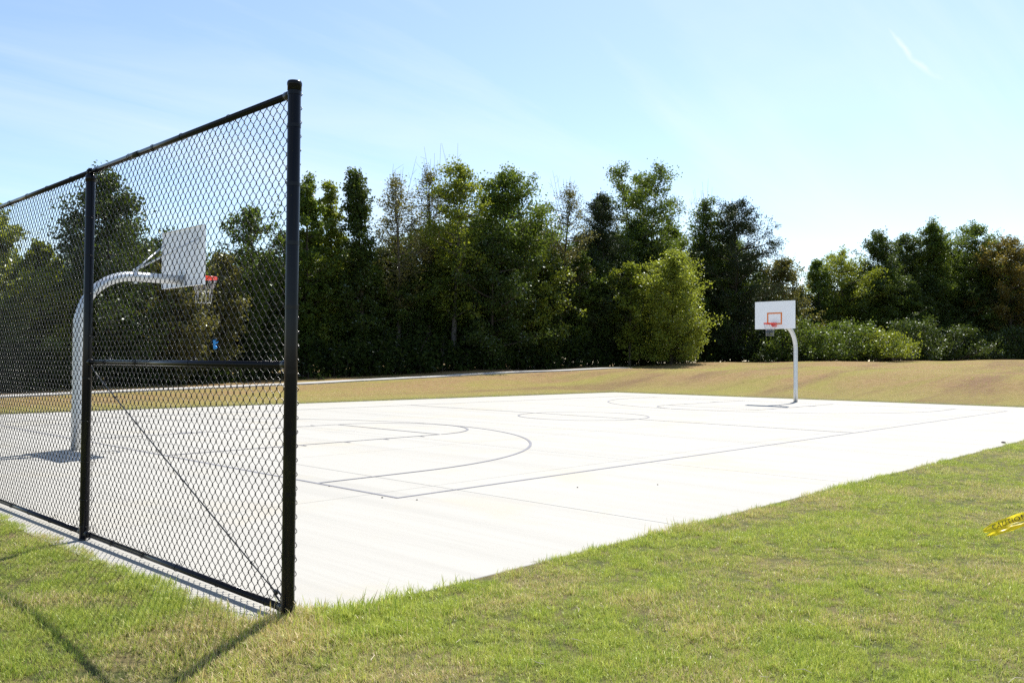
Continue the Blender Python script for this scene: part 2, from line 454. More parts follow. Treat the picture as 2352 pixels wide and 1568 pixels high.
# ------------------------------------------------------------------ court slab: panels cast in a grid with open joints
slab = link('court_slab', None); tag(slab, 'pale broom-finished concrete basketball court', kind='structure')
JX = [SX0, 0.88, 4.90, 8.92, 12.94, 16.96, 20.98, 25.00, SX1]
JY = [SY0, 0.42, 4.10, 7.77, 11.44, 15.10, SY1]
G = 0.0035
for i in range(len(JX) - 1):
    for j in range(len(JY) - 1):
        x0, x1 = JX[i] + G, JX[i + 1] - G; y0, y1 = JY[j] + G, JY[j + 1] - G
        bz = 0.006; mb = MB()
        vv = [(x0, y0, -.12), (x1, y0, -.12), (x1, y1, -.12), (x0, y1, -.12),
              (x0, y0, -bz), (x1, y0, -bz), (x1, y1, -bz), (x0, y1, -bz),
              (x0 + bz, y0 + bz, 0), (x1 - bz, y0 + bz, 0), (x1 - bz, y1 - bz, 0), (x0 + bz, y1 - bz, 0)]
        ff = [(3, 2, 1, 0), (8, 9, 10, 11)]
        for a in range(4):
            b = (a + 1) % 4
            ff += [(a, b, 4 + b, 4 + a), (4 + a, 4 + b, 8 + b, 8 + a)]
        mb.add(vv, ff).build('concrete_panel', M['concrete'], slab)
MB().box(((SX0 + SX1) / 2, (SY0 + SY1) / 2, -.135), (SX1 - SX0 - .04, SY1 - SY0 - .04, 0.02)).build('slab_base', M['soil'], slab)

# mowing strip under the fence
kerb = link('mowing_strip', None); tag(kerb, 'narrow concrete strip under the fence', kind='structure')
ys = np.arange(SY0, SY1 + 0.1, 3.6)
for j in range(len(ys) - 1):
    MB().box((SX0 - 0.19 - 0.006, (ys[j] + ys[j + 1]) / 2, -0.0645), (0.38, ys[j + 1] - ys[j] - 0.006, 0.125)).build('strip_section', M['concrete'], kerb)

# ------------------------------------------------------------------ painted court lines (parts of the slab)
LN, WD, HW, LW, ZL = 25.65, 15.24, 7.62, 0.05, 0.004
def band(pts, w, name, closed=False):
    mb = MB(); pts = [np.array(p, float) for p in pts]; n = len(pts); vv = []
    for i, p in enumerate(pts):
        if closed: t = pts[(i + 1) % n] - pts[i - 1]
        else: t = pts[min(i + 1, n - 1)] - pts[max(i - 1, 0)]
        t = t / np.linalg.norm(t); nn = np.array([-t[1], t[0]])
        a = p + nn * w / 2; b = p - nn * w / 2
        vv += [(a[0], a[1], ZL), (b[0], b[1], ZL)]
    ff = [(2 * i, 2 * i + 1, 2 * ((i + 1) % n) + 1, 2 * ((i + 1) % n)) for i in range(n if closed else n - 1)]
    mb.add(vv, ff); return mb.build(name, M['line_paint'], slab)
def dense(a, b, n=8): return [np.array(a) * (1 - k / n) + np.array(b) * k / n for k in range(n + 1)]
def arc(cx, cy, r, a0, a1, n=64): return [(cx + r * math.cos(a0 + (a1 - a0) * k / n), cy + r * math.sin(a0 + (a1 - a0) * k / n)) for k in range(n + 1)]
h = LW / 2
band([(h + .001, 0), (LN - h - .001, 0)], LW, 'sideline'); band([(h + .001, WD), (LN - h - .001, WD)], LW, 'sideline')
band([(0, -h), (0, WD + h)], LW, 'baseline'); band([(LN, -h), (LN, WD + h)], LW, 'baseline')
ZL = 0.0045
band([(LN / 2, h + .001), (LN / 2, WD - h - .001)], LW, 'half_court_line')
ZL = 0.005
band(arc(LN / 2, HW, 1.83, 0, 2 * math.pi, 96)[:-1], LW, 'centre_circle', True)
R3 = 6.05
for s, x0 in ((1, 0.0), (-1, LN)):
    f = lambda X: x0 + s * X
    ZL = 0.0055
    arcp = [(f(1.6 + R3 * math.cos(a)), HW + R3 * math.sin(a)) for a in np.linspace(-math.pi / 2, math.pi / 2, 80)]
    band([(f(h + .001), HW - R3)] + arcp + [(f(h + .001), HW + R3)], LW, 'three_point_line')
    ZL = 0.006
    for e in (-1, 1):
        band([(f(h + .001), HW + e * 1.83), (f(5.79), HW + e * 1.83)], LW, 'lane_line')
        for hx in (2.15, 2.45, 3.4, 4.3, 5.2):
            wdt = 0.05 if hx != 2.15 else 0.3
            band([(f(hx), HW + e * (1.83 + h + .002)), (f(hx), HW + e * 2.03)], wdt if hx != 2.45 else 0.05, 'lane_mark')
    ZL = 0.0065
    band([(f(5.79), HW - 1.83 + h + .001), (f(5.79), HW + 1.83 - h - .001)], LW, 'free_throw_line')
    ZL = 0.007
    band([(f(5.79 + .03 + 1.80 * math.cos(a)), HW + 1.83 * math.sin(a)) for a in np.linspace(-math.pi / 2, math.pi / 2, 48)], LW, 'free_throw_arc')

# ------------------------------------------------------------------ footpath along the trees
pw = 1.5
pe = EDGE[(EDGE[:, 0] > -50)]
path_pts = [(-60, 25.5), (-25, 27.4), (4.0, 29.3), (18.4, 31.3), (29.0, 29.2), (39.5, 26.9), (50, 24.6), (60, 22.5), (75, 15)]
pp = []
for a, b in zip(path_pts[:-1], path_pts[1:]):
    n = max(2, int(np.hypot(b[0] - a[0], b[1] - a[1]) / 1.5))
    for k in range(n): pp.append((a[0] + (b[0] - a[0]) * k / n, a[1] + (b[1] - a[1]) * k / n))
pp = np.array(pp)
for _ in range(40): pp[1:-1] = (pp[:-2] + 2 * pp[1:-1] + pp[2:]) / 4
keep = pp[:, 0] < 41.5
pp = pp[keep]
tn = np.gradient(pp, axis=0); tn /= np.linalg.norm(tn, axis=1)[:, None]; nn = np.stack([-tn[:, 1], tn[:, 0]], -1)
mb = MB(); A = pp + nn * pw / 2; B = pp - nn * pw / 2
zc = np.maximum(np.maximum(terrain(A[:, 0], A[:, 1]), terrain(B[:, 0], B[:, 1])), terrain(pp[:, 0], pp[:, 1])) + 0.05
vv = []; ff = []
for i in range(len(pp)):
    vv += [(A[i, 0], A[i, 1], zc[i] - .3), (A[i, 0], A[i, 1], zc[i]), (B[i, 0], B[i, 1], zc[i]), (B[i, 0], B[i, 1], zc[i] - .3)]
for i in range(len(pp) - 1):
    o = 4 * i
    for k in range(3): ff.append((o + k, o + k + 1, o + 5 + k, o + 4 + k))
mb.add(vv, ff)
pth = mb.build('path', M['concrete_path']); tag(pth, 'narrow white concrete footpath skirting the trees', kind='structure')

# ------------------------------------------------------------------ chain-link fence
FX, FY0, BAY, NB = -3.25, -3.01, 3.15, 3
fence = thing('chain_link_fence', 'tall black vinyl chain-link fence behind the near basketball hoop', 'fence', (FX, FY0, 0))
RT = 0.0215
def cyl(r, z0, z1, n=24):
    return MB().lathe([(r * 0.98, z0), (r, z0 + 0.002), (r, z1 - 0.002), (r * 0.98, z1)], n)
for k in range(NB + 1):
    y = BAY * k
    end = k == 0
    r = 0.0385 if end else 0.0375
    post = cyl(r, -0.1, 3.155 if end else 3.075).build('post', M['black_paint'], fence, True, (0, y, 0))
    if end:
        # flat-topped cap with a rim
        MB().lathe([(r + .001, 3.12), (r + .0035, 3.121), (r + .0035, 3.148), (r + .006, 3.152), (r + .006, 3.166), (r + .002, 3.176), (0.012, 3.181), (0.001, 3.182)], 28).build('post_cap', M['black_paint'], post, True)
        bm_ = MB()
        bm_.lathe([(r + .0003, -.0115), (r + .0020, -.0115), (r + .0020, .0115), (r + .0003, .0115)], 28)
        bm_.box((0.012, r + .014, 0), (0.006, .03, .024)); bm_.tube([(-.006, r + .02, 0), (.034, r + .02, 0)], .0055, 8)
        bme = bm_.mesh('tension_band', M['black_paint'], False)
        for z in (3.105, 2.91, 2.56, 2.21, 1.83, 1.53, 1.45, 1.09, .73, .36, .07):
            link('tension_band', bme, post, (0, 0, z))
    else:
        # loop cap that carries the top rail
        cp = MB(); cp.lathe([(r + .001, 3.02), (r + .004, 3.021), (r + .004, 3.07), (r * .8, 3.085), (.01, 3.09)], 24)
        cp.tube([(RT * 1.0 * 0, 0, 0)] * 0 or [((RT + .006) * math.cos(a), -.012, 3.105 + (RT + .006) * math.sin(a)) for a in np.linspace(0, 2 * math.pi, 21)[:-1]], .006, 6, closed=True)
        cp.tube([((RT + .006) * math.cos(a), .012, 3.105 + (RT + .006) * math.sin(a)) for a in np.linspace(0, 2 * math.pi, 21)[:-1]], .006, 6, closed=True)
        cp.build('post_cap', M['black_paint'], post, True)
        # base flange where the post meets the strip
        MB().lathe([(r + .012, .0), (r + .010, .006), (r + .001, .012)], 20).build('post_base', M['black_vinyl'], post, True)
ZT, ZM, ZB = 3.105, 1.49, 0.055
for k in range(NB):
    ya, yb = BAY * k, BAY * (k + 1)
    for nm, z in (('top_rail', ZT), ('bottom_rail', ZB)):
        if nm == 'top_rail':
            a = ya + (.045 if k == 0 else 0.0005); b = yb - 0.0005
        else:
            a = ya + .044; b = yb - .044
        rl = MB().tube([(0, a, z), (0, b, z)], RT, 20).build(nm, M['black_paint'], fence, True)
        if nm == 'bottom_rail' or k == 0:
            MB().tube([(0, a - .004, z), (0, a + .045, z)], RT + .0045, 20).build('rail_end_cup', M['black_vinyl'], rl, True)
        if nm == 'bottom_rail':
            MB().tube([(0, b - .045, z), (0, b + .004, z)], RT + .0045, 20).build('rail_end_cup', M['black_vinyl'], rl, True)
        if nm == 'top_rail' and k == 0:
            MB().tube([(0, 2.18, z), (0, 2.34, z)], RT + .002, 20).build('rail_sleeve', M['black_vinyl'], rl, True)
midr = MB().tube([(0, .044, ZM), (0, BAY - .042, ZM)], RT, 20).build('mid_rail', M['black_paint'], fence, True)
for a, b in ((.04, .085), (BAY - .085, BAY - .038)):
    MB().tube([(0, a, ZM), (0, b, ZM)], RT + .0045, 20).build('rail_end_cup', M['black_vinyl'], midr, True)

# woven mesh: vertical spiral wires hooked into their neighbours (court side of the posts)
MX = 0.0385 + 0.008
WDI, HDI = BAY / 40.0, 0.084
def woven(bay_len, z0, z1, per=12, r=0.0029, sides=4):
    nw = int(round(bay_len / (WDI / 2)))
    nper = (z1 - z0) / HDI
    th = np.linspace(0, 2 * math.pi * nper, int(nper * per) + 1)
    A_ = WDI / 4 + 0.0042
    def shape(phase):
        q = th + phase
        y = A_ * (np.sin(q) - np.sin(3 * q) / 9 * 0.75 + np.sin(5 * q) / 25 * 0.4) / (1 + .75 / 9 + .4 / 25)
        x = 0.0046 * np.tanh(2.2 * np.cos(q)) / np.tanh(2.2)
        return np.stack([x, y, z0 + th / (2 * math.pi) * HDI], -1)
    V = []; Q = []; off = 0
    rng = np.random.default_rng(4)
    for i in range(nw):
        P = shape(0.0 if i % 2 == 0 else math.pi)
        P = P + np.array([0, (i + 0.5) * WDI / 2, 0])
        # slight slack so that the weave is not a perfect lattice
        P[:, 0] += 0.006 * np.sin(P[:, 2] * 2.1 + P[:, 1] * 1.3) + 0.003 * np.sin(P[:, 2] * 5 + i * .1)
        P[:, 1] += 0.003 * np.sin(P[:, 2] * 3.3 + i * 0.21)
        T = np.gradient(P, axis=0); T /= np.linalg.norm(T, axis=1)[:, None]
        ref = np.array([1.0, 0, 0]); a = np.cross(T, ref); a /= np.linalg.norm(a, axis=1)[:, None]; b = np.cross(a, T)
        ang = np.arange(sides) * 2 * math.pi / sides
        ring = P[:, None, :] + r * (a[:, None, :] * np.cos(ang)[None, :, None] + b[:, None, :] * np.sin(ang)[None, :, None])
        n = len(P); V.append(ring.reshape(-1, 3))
        idx = np.arange(n * sides).reshape(n, sides) + off
        nx = np.roll(idx, -1, axis=1)
        Q.append(np.stack([idx[:-1], nx[:-1], nx[1:], idx[1:]], -1).reshape(-1, 4)); off += n * sides
    return np_mesh('chain_link_mesh', np.concatenate(V), np.concatenate(Q), M['wire'], True)
wme = woven(BAY, 0.018, 3.125)
for k in range(NB):
    o = link('chain_link_mesh', wme, fence, (MX, BAY * k, 0)); o['kind'] = 'stuff'
MB().box((MX, .052, 1.57), (.005, .016, 3.05)).build('tension_bar', M['black_vinyl'], fence)

# tie wires round rails and posts, each a loop with twisted tails
def tie_mesh(rr, seed):
    rnd = random.Random(seed); pts = []
    for k in range(22):
        a = -0.5 + 2 * math.pi * k / 18
        pts.append(((rr + .003) * math.cos(a), .012 * (k / 21 - .5), (rr + .003) * math.sin(a)))
    tail = [(MX, .02 + rnd.uniform(-.01, .01), rnd.uniform(.0, .02)), (MX + .012, .03, rnd.uniform(.01, .05)), (MX + .004, .045, rnd.uniform(.02, .06))]
    pre = [(MX + .006, -.03, rnd.uniform(-.05, -.01)), (MX, -.015, -.012)]
    mb = MB(); mb.tube(pre + pts + tail, .0021, 5); return mb.mesh('tie_wire', M['black_vinyl'], True)
ties = [tie_mesh(RT, s) for s in range(4)]
for n_, (z, ylist) in enumerate((
        (ZT, [.78, 1.46, 1.93, 2.36, 3.02, 3.59, 4.2, 4.75, 5.3, 6.0, 6.9, 7.7, 8.5, 9.2]),
        (ZM, [.29, .74, 1.28, 2.19, 2.78]),
        (ZB, [.24, .84, 1.43, 1.99, 2.57, 3.0, 3.42, 3.95, 4.51, 5.04, 5.7, 6.6, 7.4, 8.2, 9.0]))):
    for q, y in enumerate(ylist):
        link('tie_wire', ties[(q + n_) % 4], fence, (0, y, z))
def post_tie(seed):
    rnd = random.Random(seed); rr = .0375 + .003; pts = [(MX + .004, .075, .012 + rnd.uniform(0, .01))]
    for k in range(12):
        a = math.pi / 2 - .3 + (math.pi + .6) * k / 11
        pts.append((rr * math.cos(a), rr * math.sin(a), .012 - .024 * k / 11))
    pts += [(MX + .002, -.06, -.012), (MX - .01, -.075, -.03), (MX + .004, -.085, rnd.uniform(-.03, .03))]
    return MB().tube(pts, .0021, 5).mesh('tie_wire', M['black_vinyl'], True)
pts_ = [post_tie(s) for s in range(3)]
for k in (1, 2):
    for q, z in enumerate((2.72, 2.4, 2.08, 1.72, 1.36, 1.0, .66, .34, .12)):
        link('tie_wire', pts_[(q + k) % 3], fence, (0, BAY * k, z))

# diagonal truss rod with its turnbuckle
yr0, zr0, yr1, zr1 = BAY - .09, 1.42, .16, .125
rod = [(.012, BAY - .055, 1.468), (.014, BAY - .058, 1.445)]
for k in range(1, 20):
    f = k / 19; rod.append((.016, yr0 + (yr1 - yr0) * f, zr0 + (zr1 - zr0) * f - 0.006 * math.sin(math.pi * f)))
tr_ = MB().tube(rod, .0048, 8).build('truss_rod', M['black_vinyl'], fence, True)
for f in (.16, .30, .44, .58, .70, .80, .90):
    yy = yr0 + (yr1 - yr0) * f; zz = zr0 + (zr1 - zr0) * f - .006 * math.sin(math.pi * f)
    MB().tube([(.016 + .008 * math.cos(a), yy + .003 * a / 6, zz + .008 * math.sin(a)) for a in np.linspace(0, 7, 14)] + [(MX, yy + .02, zz + .006)], .002, 5).build('tie_wire', M['black_vinyl'], tr_, True)
tb = MB(); d = np.array([0, yr1 - yr0, zr1 - zr0]); d /= np.linalg.norm(d); e = np.array([0, -d[2], d[1]])
p0 = np.array([.016, yr1, zr1])
p1 = p0 + d * .13
for s in (-1, 1):
    tb.tube([p0 + e * .004 * s, p0 + e * .019 * s + d * .012, p0 + e * .019 * s + d * .118, p1 + e * .004 * s], .0065, 6)
tb.tube([p0 - d * .014, p0 + d * .014], .013, 8); tb.tube([p1 - d * .014, p1 + d * .012], .012, 8)
tb.tube([p1, p1 + d * .05], .005, 6)
tb.build('turnbuckle', M['black_vinyl'], tr_, True)

# little blue flagging strips caught on the wires
def ribbon_mesh(cl, wv, name, mat):
    mb = MB(); vv = []
    for c, w in zip(cl, wv): vv += [tuple(np.array(c) + np.array(w)), tuple(np.array(c) - np.array(w))]
    mb.add(vv, [(2 * i, 2 * i + 1, 2 * i + 3, 2 * i + 2) for i in range(len(cl) - 1)])
    return mb.mesh(name, mat, True)
b1 = thing('flagging_ribbon', 'small bright blue plastic ribbon tied to the fence wires above the mid rail', 'ribbon', (FX + MX - .01, -2.02, 1.60))
mb = MB()
mb.add([(-.004, -.012, -.012), (-.010, .012, -.010), (-.012, .010, .016), (-.006, -.010, .014)], [(0, 1, 2, 3)])
mb.add([(-.006, -.010, .010), (-.010, .010, .012), (-.014, .014, .05), (-.004, -.006, .048)], [(0, 1, 2, 3)])
mb.add([(-.006, -.008, .022), (-.004, -.004, .036), (.000, -.040, .042), (-.008, -.040, .028)], [(0, 1, 2, 3)])
mb.add([(-.007, .004, .046), (-.005, .014, .046), (-.002, .022, .062), (-.010, .008, .066)], [(0, 1, 2, 3)])
mb.add([(-.006, -.010, .044), (-.004, .000, .046), (-.002, -.026, .064), (-.010, -.028, .054)], [(0, 1, 2, 3)])
kn = mb.build('ribbon_tail', M['blue'], b1, True)
MB().lathe([(.004, -.012), (.011, -.004), (.010, .006), (.004, .013)], 8).build('knot', M['blue'], b1, True)
b2 = thing('flagging_ribbon', 'blue plastic ribbon scrap half hidden behind the fence end post', 'ribbon', (FX + MX + .004, -2.95, 1.33))
mb = MB()
mb.add([(0, -.02, .02), (.004, .012, .024), (.006, .026, .012), (0, -.012, .006)], [(0, 1, 2, 3)])
mb.add([(0, -.02, -.030), (.004, .008, -.034), (.008, .014, -.012), (0, -.012, -.010)], [(0, 1, 2, 3)])
mb.build('ribbon_tail', M['blue'], b2, True)
MB().lathe([(.003, -.010), (.008, -.003), (.008, .005), (.003, .012)], 8).build('knot', M['blue'], b2, True)

# ------------------------------------------------------------------ basketball hoops (gooseneck posts)
def make_hoop(label, loc, rz):
    t = thing('basketball_hoop', label, 'basketball hoop', loc, rz, 'gooseneck basketball hoops')
    # local +X runs from the post towards the playing side
    rb, z0, rad = 0.90, 2.065, 0.084
    xb = 1.80                                  # back of the board
    pts = [(0, 0, -.05), (0, 0, .6), (0, 0, 1.3), (0, 0, z0)]
    for k in range(1, 13):
        a = math.pi / 2 * k / 12; pts.append((rb - rb * math.cos(a), 0, z0 + rb * math.sin(a)))
    pts += [(1.3, 0, z0 + rb), (xb - .05, 0, z0 + rb)]
    MB().tube(pts, rad, 24).build('post', M['galv'], t, True)
    MB().box((xb - .042, 0, z0 + rb), (.016, .25, .25)).build('mounting_plate', M['galv'], t)
    zb0, bw, bh, th = 2.843, 1.617, 1.061, 0.034
    bd = MB(); bd.box((xb - .0165, 0, zb0 + bh / 2), (.003, bw - .01, bh - .01))
    bd.box((xb, 0, zb0 + bh / 2), (.03, bw, bh))
    # folded rim and stiffening ribs on the back
    for yy in (-bw / 2 + .004, bw / 2 - .004): bd.box((xb - .03, yy, zb0 + bh / 2), (.032, .008, bh - .002))
    for zz in (zb0 + .004, zb0 + bh - .004): bd.box((xb - .03, 0, zz), (.030, bw - .018, .008))
    for yy in (-.42, -.14, .14, .42): bd.box((xb - .025, yy, zb0 + bh / 2 + .08), (.018, .07, bh - .26))
    board = bd.build('backboard', M['white_board'], t)
    sq = MB(); xs = xb + .0175; sw, sh, lw = .61, .455, .052; zs = zb0 + .172
    sq.box((xs, 0, zs + lw / 2), (.005, sw, lw)); sq.box((xs, 0, zs + sh - lw / 2), (.005, sw, lw))
    sq.box((xs, -sw / 2 + lw / 2, zs + sh / 2), (.005, lw, sh - 2 * lw)); sq.box((xs, sw / 2 - lw / 2, zs + sh / 2), (.005, lw, sh - 2 * lw))
    sq.build('target_square', M['orange'], board)
    bo = MB()
    for yy in (-.74, -.70, .70, .74):
        for zz in (.82, .98): bo.lathe([(.006, 0), (.005, .004), (.001, .005)], 8, (xb + .015, yy, zb0 + zz))
    # small round bolt heads on the face
    for q, (yy, zz) in enumerate(((-.60, .99), (-.72, .76), (.60, .99))):
        MB().tube([(xb + .0145, yy, zb0 + zz), (xb + .020, yy, zb0 + zz)], .008, 8).build('bolt', M['galv'], board)
    # rim: two stacked rings joined by a band, with a bracket
    cx, zr, rr = xb + .015 + .15 + .229, 3.05, .2286
    rm = MB(); ring = lambda z, r_, q: [(cx + q * math.cos(a), q * math.sin(a), z) for a in np.linspace(0, 2 * math.pi, 41)[:-1]]
    rm.tube(ring(zr, 0, rr), .010, 8, closed=True); rm.tube(ring(zr - .030, 0, rr), .008, 8, closed=True)
    n = 40; vv = []
    for k in range(n):
        a = 2 * math.pi * k / n
        for (q, z) in ((rr + .003, zr), (rr + .003, zr - .03), (rr - .003, zr - .03), (rr - .003, zr)):
            vv.append((cx + q * math.cos(a), q * math.sin(a), z))
    ff = []
    for k in range(n):
        j = (k + 1) % n
        for m_ in range(4): ff.append((k * 4 + m_, j * 4 + m_, j * 4 + (m_ + 1) % 4, k * 4 + (m_ + 1) % 4))
    rm.add(vv, ff)
    rm.box((xb + .023, 0, zr - .055), (.014, .17, .15))
    for yy in (-.075, .075):
        rm.add([(xb + .03, yy - .004, zr + .008), (cx - rr + .03, yy - .004, zr + .008), (cx - rr + .03, yy - .004, zr - .025), (xb + .03, yy - .004, zr - .125),
                (xb + .03, yy + .004, zr + .008), (cx - rr + .03, yy + .004, zr + .008), (cx - rr + .03, yy + .004, zr - .025), (xb + .03, yy + .004, zr - .125)],
               [(3, 2, 1, 0), (4, 5, 6, 7), (0, 1, 5, 4), (1, 2, 6, 5), (2, 3, 7, 6), (3, 0, 4, 7)])
    rm.box((xb + .09, 0, zr + .002), (.13, .14, .010))
    rim = rm.build('rim', M['rim_red'], t, True)
    for p_ in rim.data.polygons: p_.use_smooth = len(p_.vertices) == 4 and p_.area < .003
    # chain net: strands from twelve hooks, tied to a lower ring, hanging straight below
    nt_ = MB(); ns = 12
    prof = [(.225, zr - .04), (.205, zr - .12), (.175, zr - .21), (.150, zr - .27)]
    for k in range(ns):
        for sgn in (-1, 1):
            pts = []
            for q, (r_, z) in enumerate(prof):
                a = 2 * math.pi * (k + sgn * .5 * q / 3) / ns
                pts.append((cx + r_ * math.cos(a), r_ * math.sin(a), z))
            nt_.tube(pts, .0028, 5)
        a = 2 * math.pi * (k + .5) / ns
        nt_.tube([(cx + .150 * math.cos(a), .150 * math.sin(a), zr - .27), (cx + .146 * math.cos(a), .146 * math.sin(a), zr - .37), (cx + .140 * math.cos(a + .05), .140 * math.sin(a + .05), zr - .465)], .0030, 5)
        a2 = 2 * math.pi * (k + 1.5) / ns
        nt_.tube([(cx + .140 * math.cos(a + .05), .140 * math.sin(a + .05), zr - .462), (cx + .142 * math.cos((a + a2) / 2 + .05), .142 * math.sin((a + a2) / 2 + .05), zr - .485), (cx + .140 * math.cos(a2 + .05), .140 * math.sin(a2 + .05), zr - .462)], .0028, 5)
    nt_.tube([(cx + .150 * math.cos(a), .150 * math.sin(a), zr - .27) for a in np.linspace(0, 2 * math.pi, 37)[:-1]], .003, 5, closed=True)
    nt_.build('chain_net', M['chain'], t, True)
    # clamp and the two braces to the upper corners
    xc = .93
    cl = MB()
    cl.tube([(xc - .03, 0, z0 + rb), (xc + .03, 0, z0 + rb)], rad + .008, 24); cl.box((xc, 0, z0 + rb + rad + .028), (.07, .05, .055)); cl.box((xc, 0, z0 + rb - rad - .02), (.05, .04, .035))
    cl.build('clamp', M['galv'], t)
    for s in (-1, 1):
        MB().tube([(xc, s * .02, z0 + rb + rad + .035), (xb - .04, s * .69, zb0 + .83)], .0165, 10).build('brace', M['galv'], t, True)
    return t
make_hoop('galvanised basketball hoop seen from behind through the fence', (-0.68, HW, 0), 0.0)
make_hoop('distant basketball hoop facing the camera beyond the centre circle', (LN + 0.68, HW, 0), math.pi)

# ------------------------------------------------------------------ yellow caution tape at the right edge
tape = thing('caution_tape', 'crumpled yellow caution tape with black lettering lying over the lawn', 'tape', (2.23, -5.29, 0.0))
def tape_curve(s):
    # s in metres from the folded tip, running right across the lawn and rising in a low arch
    d = np.array([RIGHT[0], RIGHT[1], 0]); d /= np.linalg.norm(d)
    z = 0.062 + 0.165 * math.exp(-((s - .44) / .26) ** 2) + .012 * math.sin(s * 13)
    wob = 0.02 * math.sin(s * 9) + 0.25 * max(s - .5, 0) ** 2
    return d * s * 0.97 + np.array([FWD[0], FWD[1], 0]) * wob + np.array([0, 0, z])
def tape_w(s):
    # direction across the strip: mostly upright, leaning back, twisting a little
    lean = 0.42 + 0.30 * math.sin(s * 5.0)
    b = np.array([FWD[0], FWD[1], 0]) * math.sin(lean) + np.array([0, 0, 1]) * math.cos(lean)
    pinch = 0.35 + 0.65 * min(1, s / 0.09)
    return b * 0.0375 * pinch
NS = 60; mb = MB(); vv = []; ff = []; KW = 6
def tape_pt(s, w, lower=False):
    c = tape_curve(s); wv = tape_w(s)
    nrm = np.cross(wv / np.linalg.norm(wv), np.array([RIGHT[0], RIGHT[1], 0])); nrm /= np.linalg.norm(nrm)
    crum = 0.004 * math.sin(s * 38 + w * 2) + 0.005 * math.sin(s * 17 - w * 3) + .006 * w * w
    if lower:
        c = c + np.array([RIGHT[0], RIGHT[1], 0]) * .02 + np.array([0, 0, -.042 - .05 * min(s, .5)]); wv = wv * (.55 + .12 * math.sin(s * 11)); nrm = -nrm
    return c + wv * w - nrm * crum
for low in (False, True):
    o = len(vv)
    smin = 0.0 if not low else 0.02
    for i in range(NS + 1):
        s = smin + (1.5 - smin) * (i / NS) ** 1.0
        for k in range(KW + 1):
            w = -1 + 2 * k / KW
            jag = 0.012 * math.sin(k * 2.4 + 1) if i == 0 else 0
            vv.append(tuple(tape_pt(s + jag, w, low)))
    for i in range(NS):
        for k in range(KW):
            a = o + i * (KW + 1) + k; ff.append((a, a + 1, a + KW + 2, a + KW + 1))
mb.add(vv, ff)
strip_o = mb.build('tape_strip', M['tape'], tape, True)
import bmesh
for wi in range(2):
    fc = bpy.data.curves.new('tape_words', 'FONT'); fc.body = 'CAUTION'; fc.size = 1.0; fc.space_character = 1.12; fc.resolution_u = 2
    fo = bpy.data.objects.new('tape_words_source', fc); COL.objects.link(fo)
    dg = bpy.context.evaluated_depsgraph_get()
    tm = bpy.data.meshes.new_from_object(fo.evaluated_get(dg))
    bpy.data.objects.remove(fo)
    bm = bmesh.new(); bm.from_mesh(tm); bmesh.ops.triangulate(bm, faces=bm.faces)
    bmesh.ops.subdivide_edges(bm, edges=[e_ for e_ in bm.edges if e_.calc_length() > .25], cuts=2)
    for v in bm.verts:
        s = min(0.085 + wi * .47 + v.co.x * 0.062, 1.49); w = -0.62 + v.co.y * 1.75
        c = tape_pt(s, w); wv = tape_w(s); nrm = np.cross(wv / np.linalg.norm(wv), np.array([RIGHT[0], RIGHT[1], 0])); nrm /= np.linalg.norm(nrm)
        if np.dot(nrm, FWD) > 0: nrm = -nrm
        v.co = Vector(c + nrm * .0015)
    bm.to_mesh(tm); bm.free(); tm.materials.clear(); tm.materials.append(M['ink'])
    link('printed_word', tm, strip_o)

# ------------------------------------------------------------------ bits on the court
rng = random.Random(8)
def clod(x, y, r, label):
    mb = MB(); n = 7; prof = []
    for (q, z) in ((.55, 0), (1, .25), (.9, .6), (.45, .9)):
        prof.append((q * r, z * r * .8))
    mb.lathe(prof, n)
    mb.v = [(a * rng.uniform(.75, 1.25), b * rng.uniform(.75, 1.25), c) for a, b, c in mb.v]
    o = mb.build('dirt_clod', M['soil'], None, False, (x, y, 0.001)); tag(o, label, 'dirt clod', 'dirt clods on the court'); return o
clod(12.64, -2.98, 0.04, 'dark clod of dirt on the slab edge at the far right')
clod(-.12, .12, .013, 'dark crumb of dirt just outside the painted corner of the court')
clod(.06, -.26, .011, 'tiny dark crumb of dirt on the near side of the painted corner')
clod(2.05, -.9, .011, 'small dark crumb of dirt on bare concrete right of the painted corner')
clod(2.95, -1.45, .011, 'small dark crumb of dirt nearest the lawn on the bare concrete')
clod(-.04, 1.25, .010, 'tiny dark crumb of dirt by the end of the three-point line')

# ------------------------------------------------------------------ trees
def at(u, D):
    """world ground point at lateral photo column u (0..2352) and depth D metres"""
    k = (u - 1176) / 1948.0
    x = CAM[0] + D * (0.7263 + k * 0.6873); y = CAM[1] + D * (0.6874 - k * 0.7264)
    return x, y, float(terrain(x, y))

def leaves_mesh(name, C, size, mat, rng, droop=0.3, aspect=0.62):
    """one small folded four-cornered leaf spray at every centre"""
    n = len(C)
    d = rng.normal(size=(n, 3)); d[:, 2] -= droop; d /= np.linalg.norm(d, axis=1)[:, None]
    e = rng.normal(size=(n, 3)); e -= d * (e * d).sum(1)[:, None]; e /= np.linalg.norm(e, axis=1)[:, None]
    nn = np.cross(d, e)
    L = size * rng.uniform(.65, 1.35, n)[:, None]; Wd = L * aspect * .5
    v0 = C - d * L * .5; v2 = C + d * L * .5
    v1 = C + e * Wd + nn * L * .12 - d * L * .06; v3 = C - e * Wd + nn * L * .12 - d * L * .06
    V = np.stack([v0, v1, v2, v3], 1).reshape(-1, 3)
    return np_mesh(name, V, np.arange(4 * n).reshape(-1, 4), mat, False, rng.random(n))

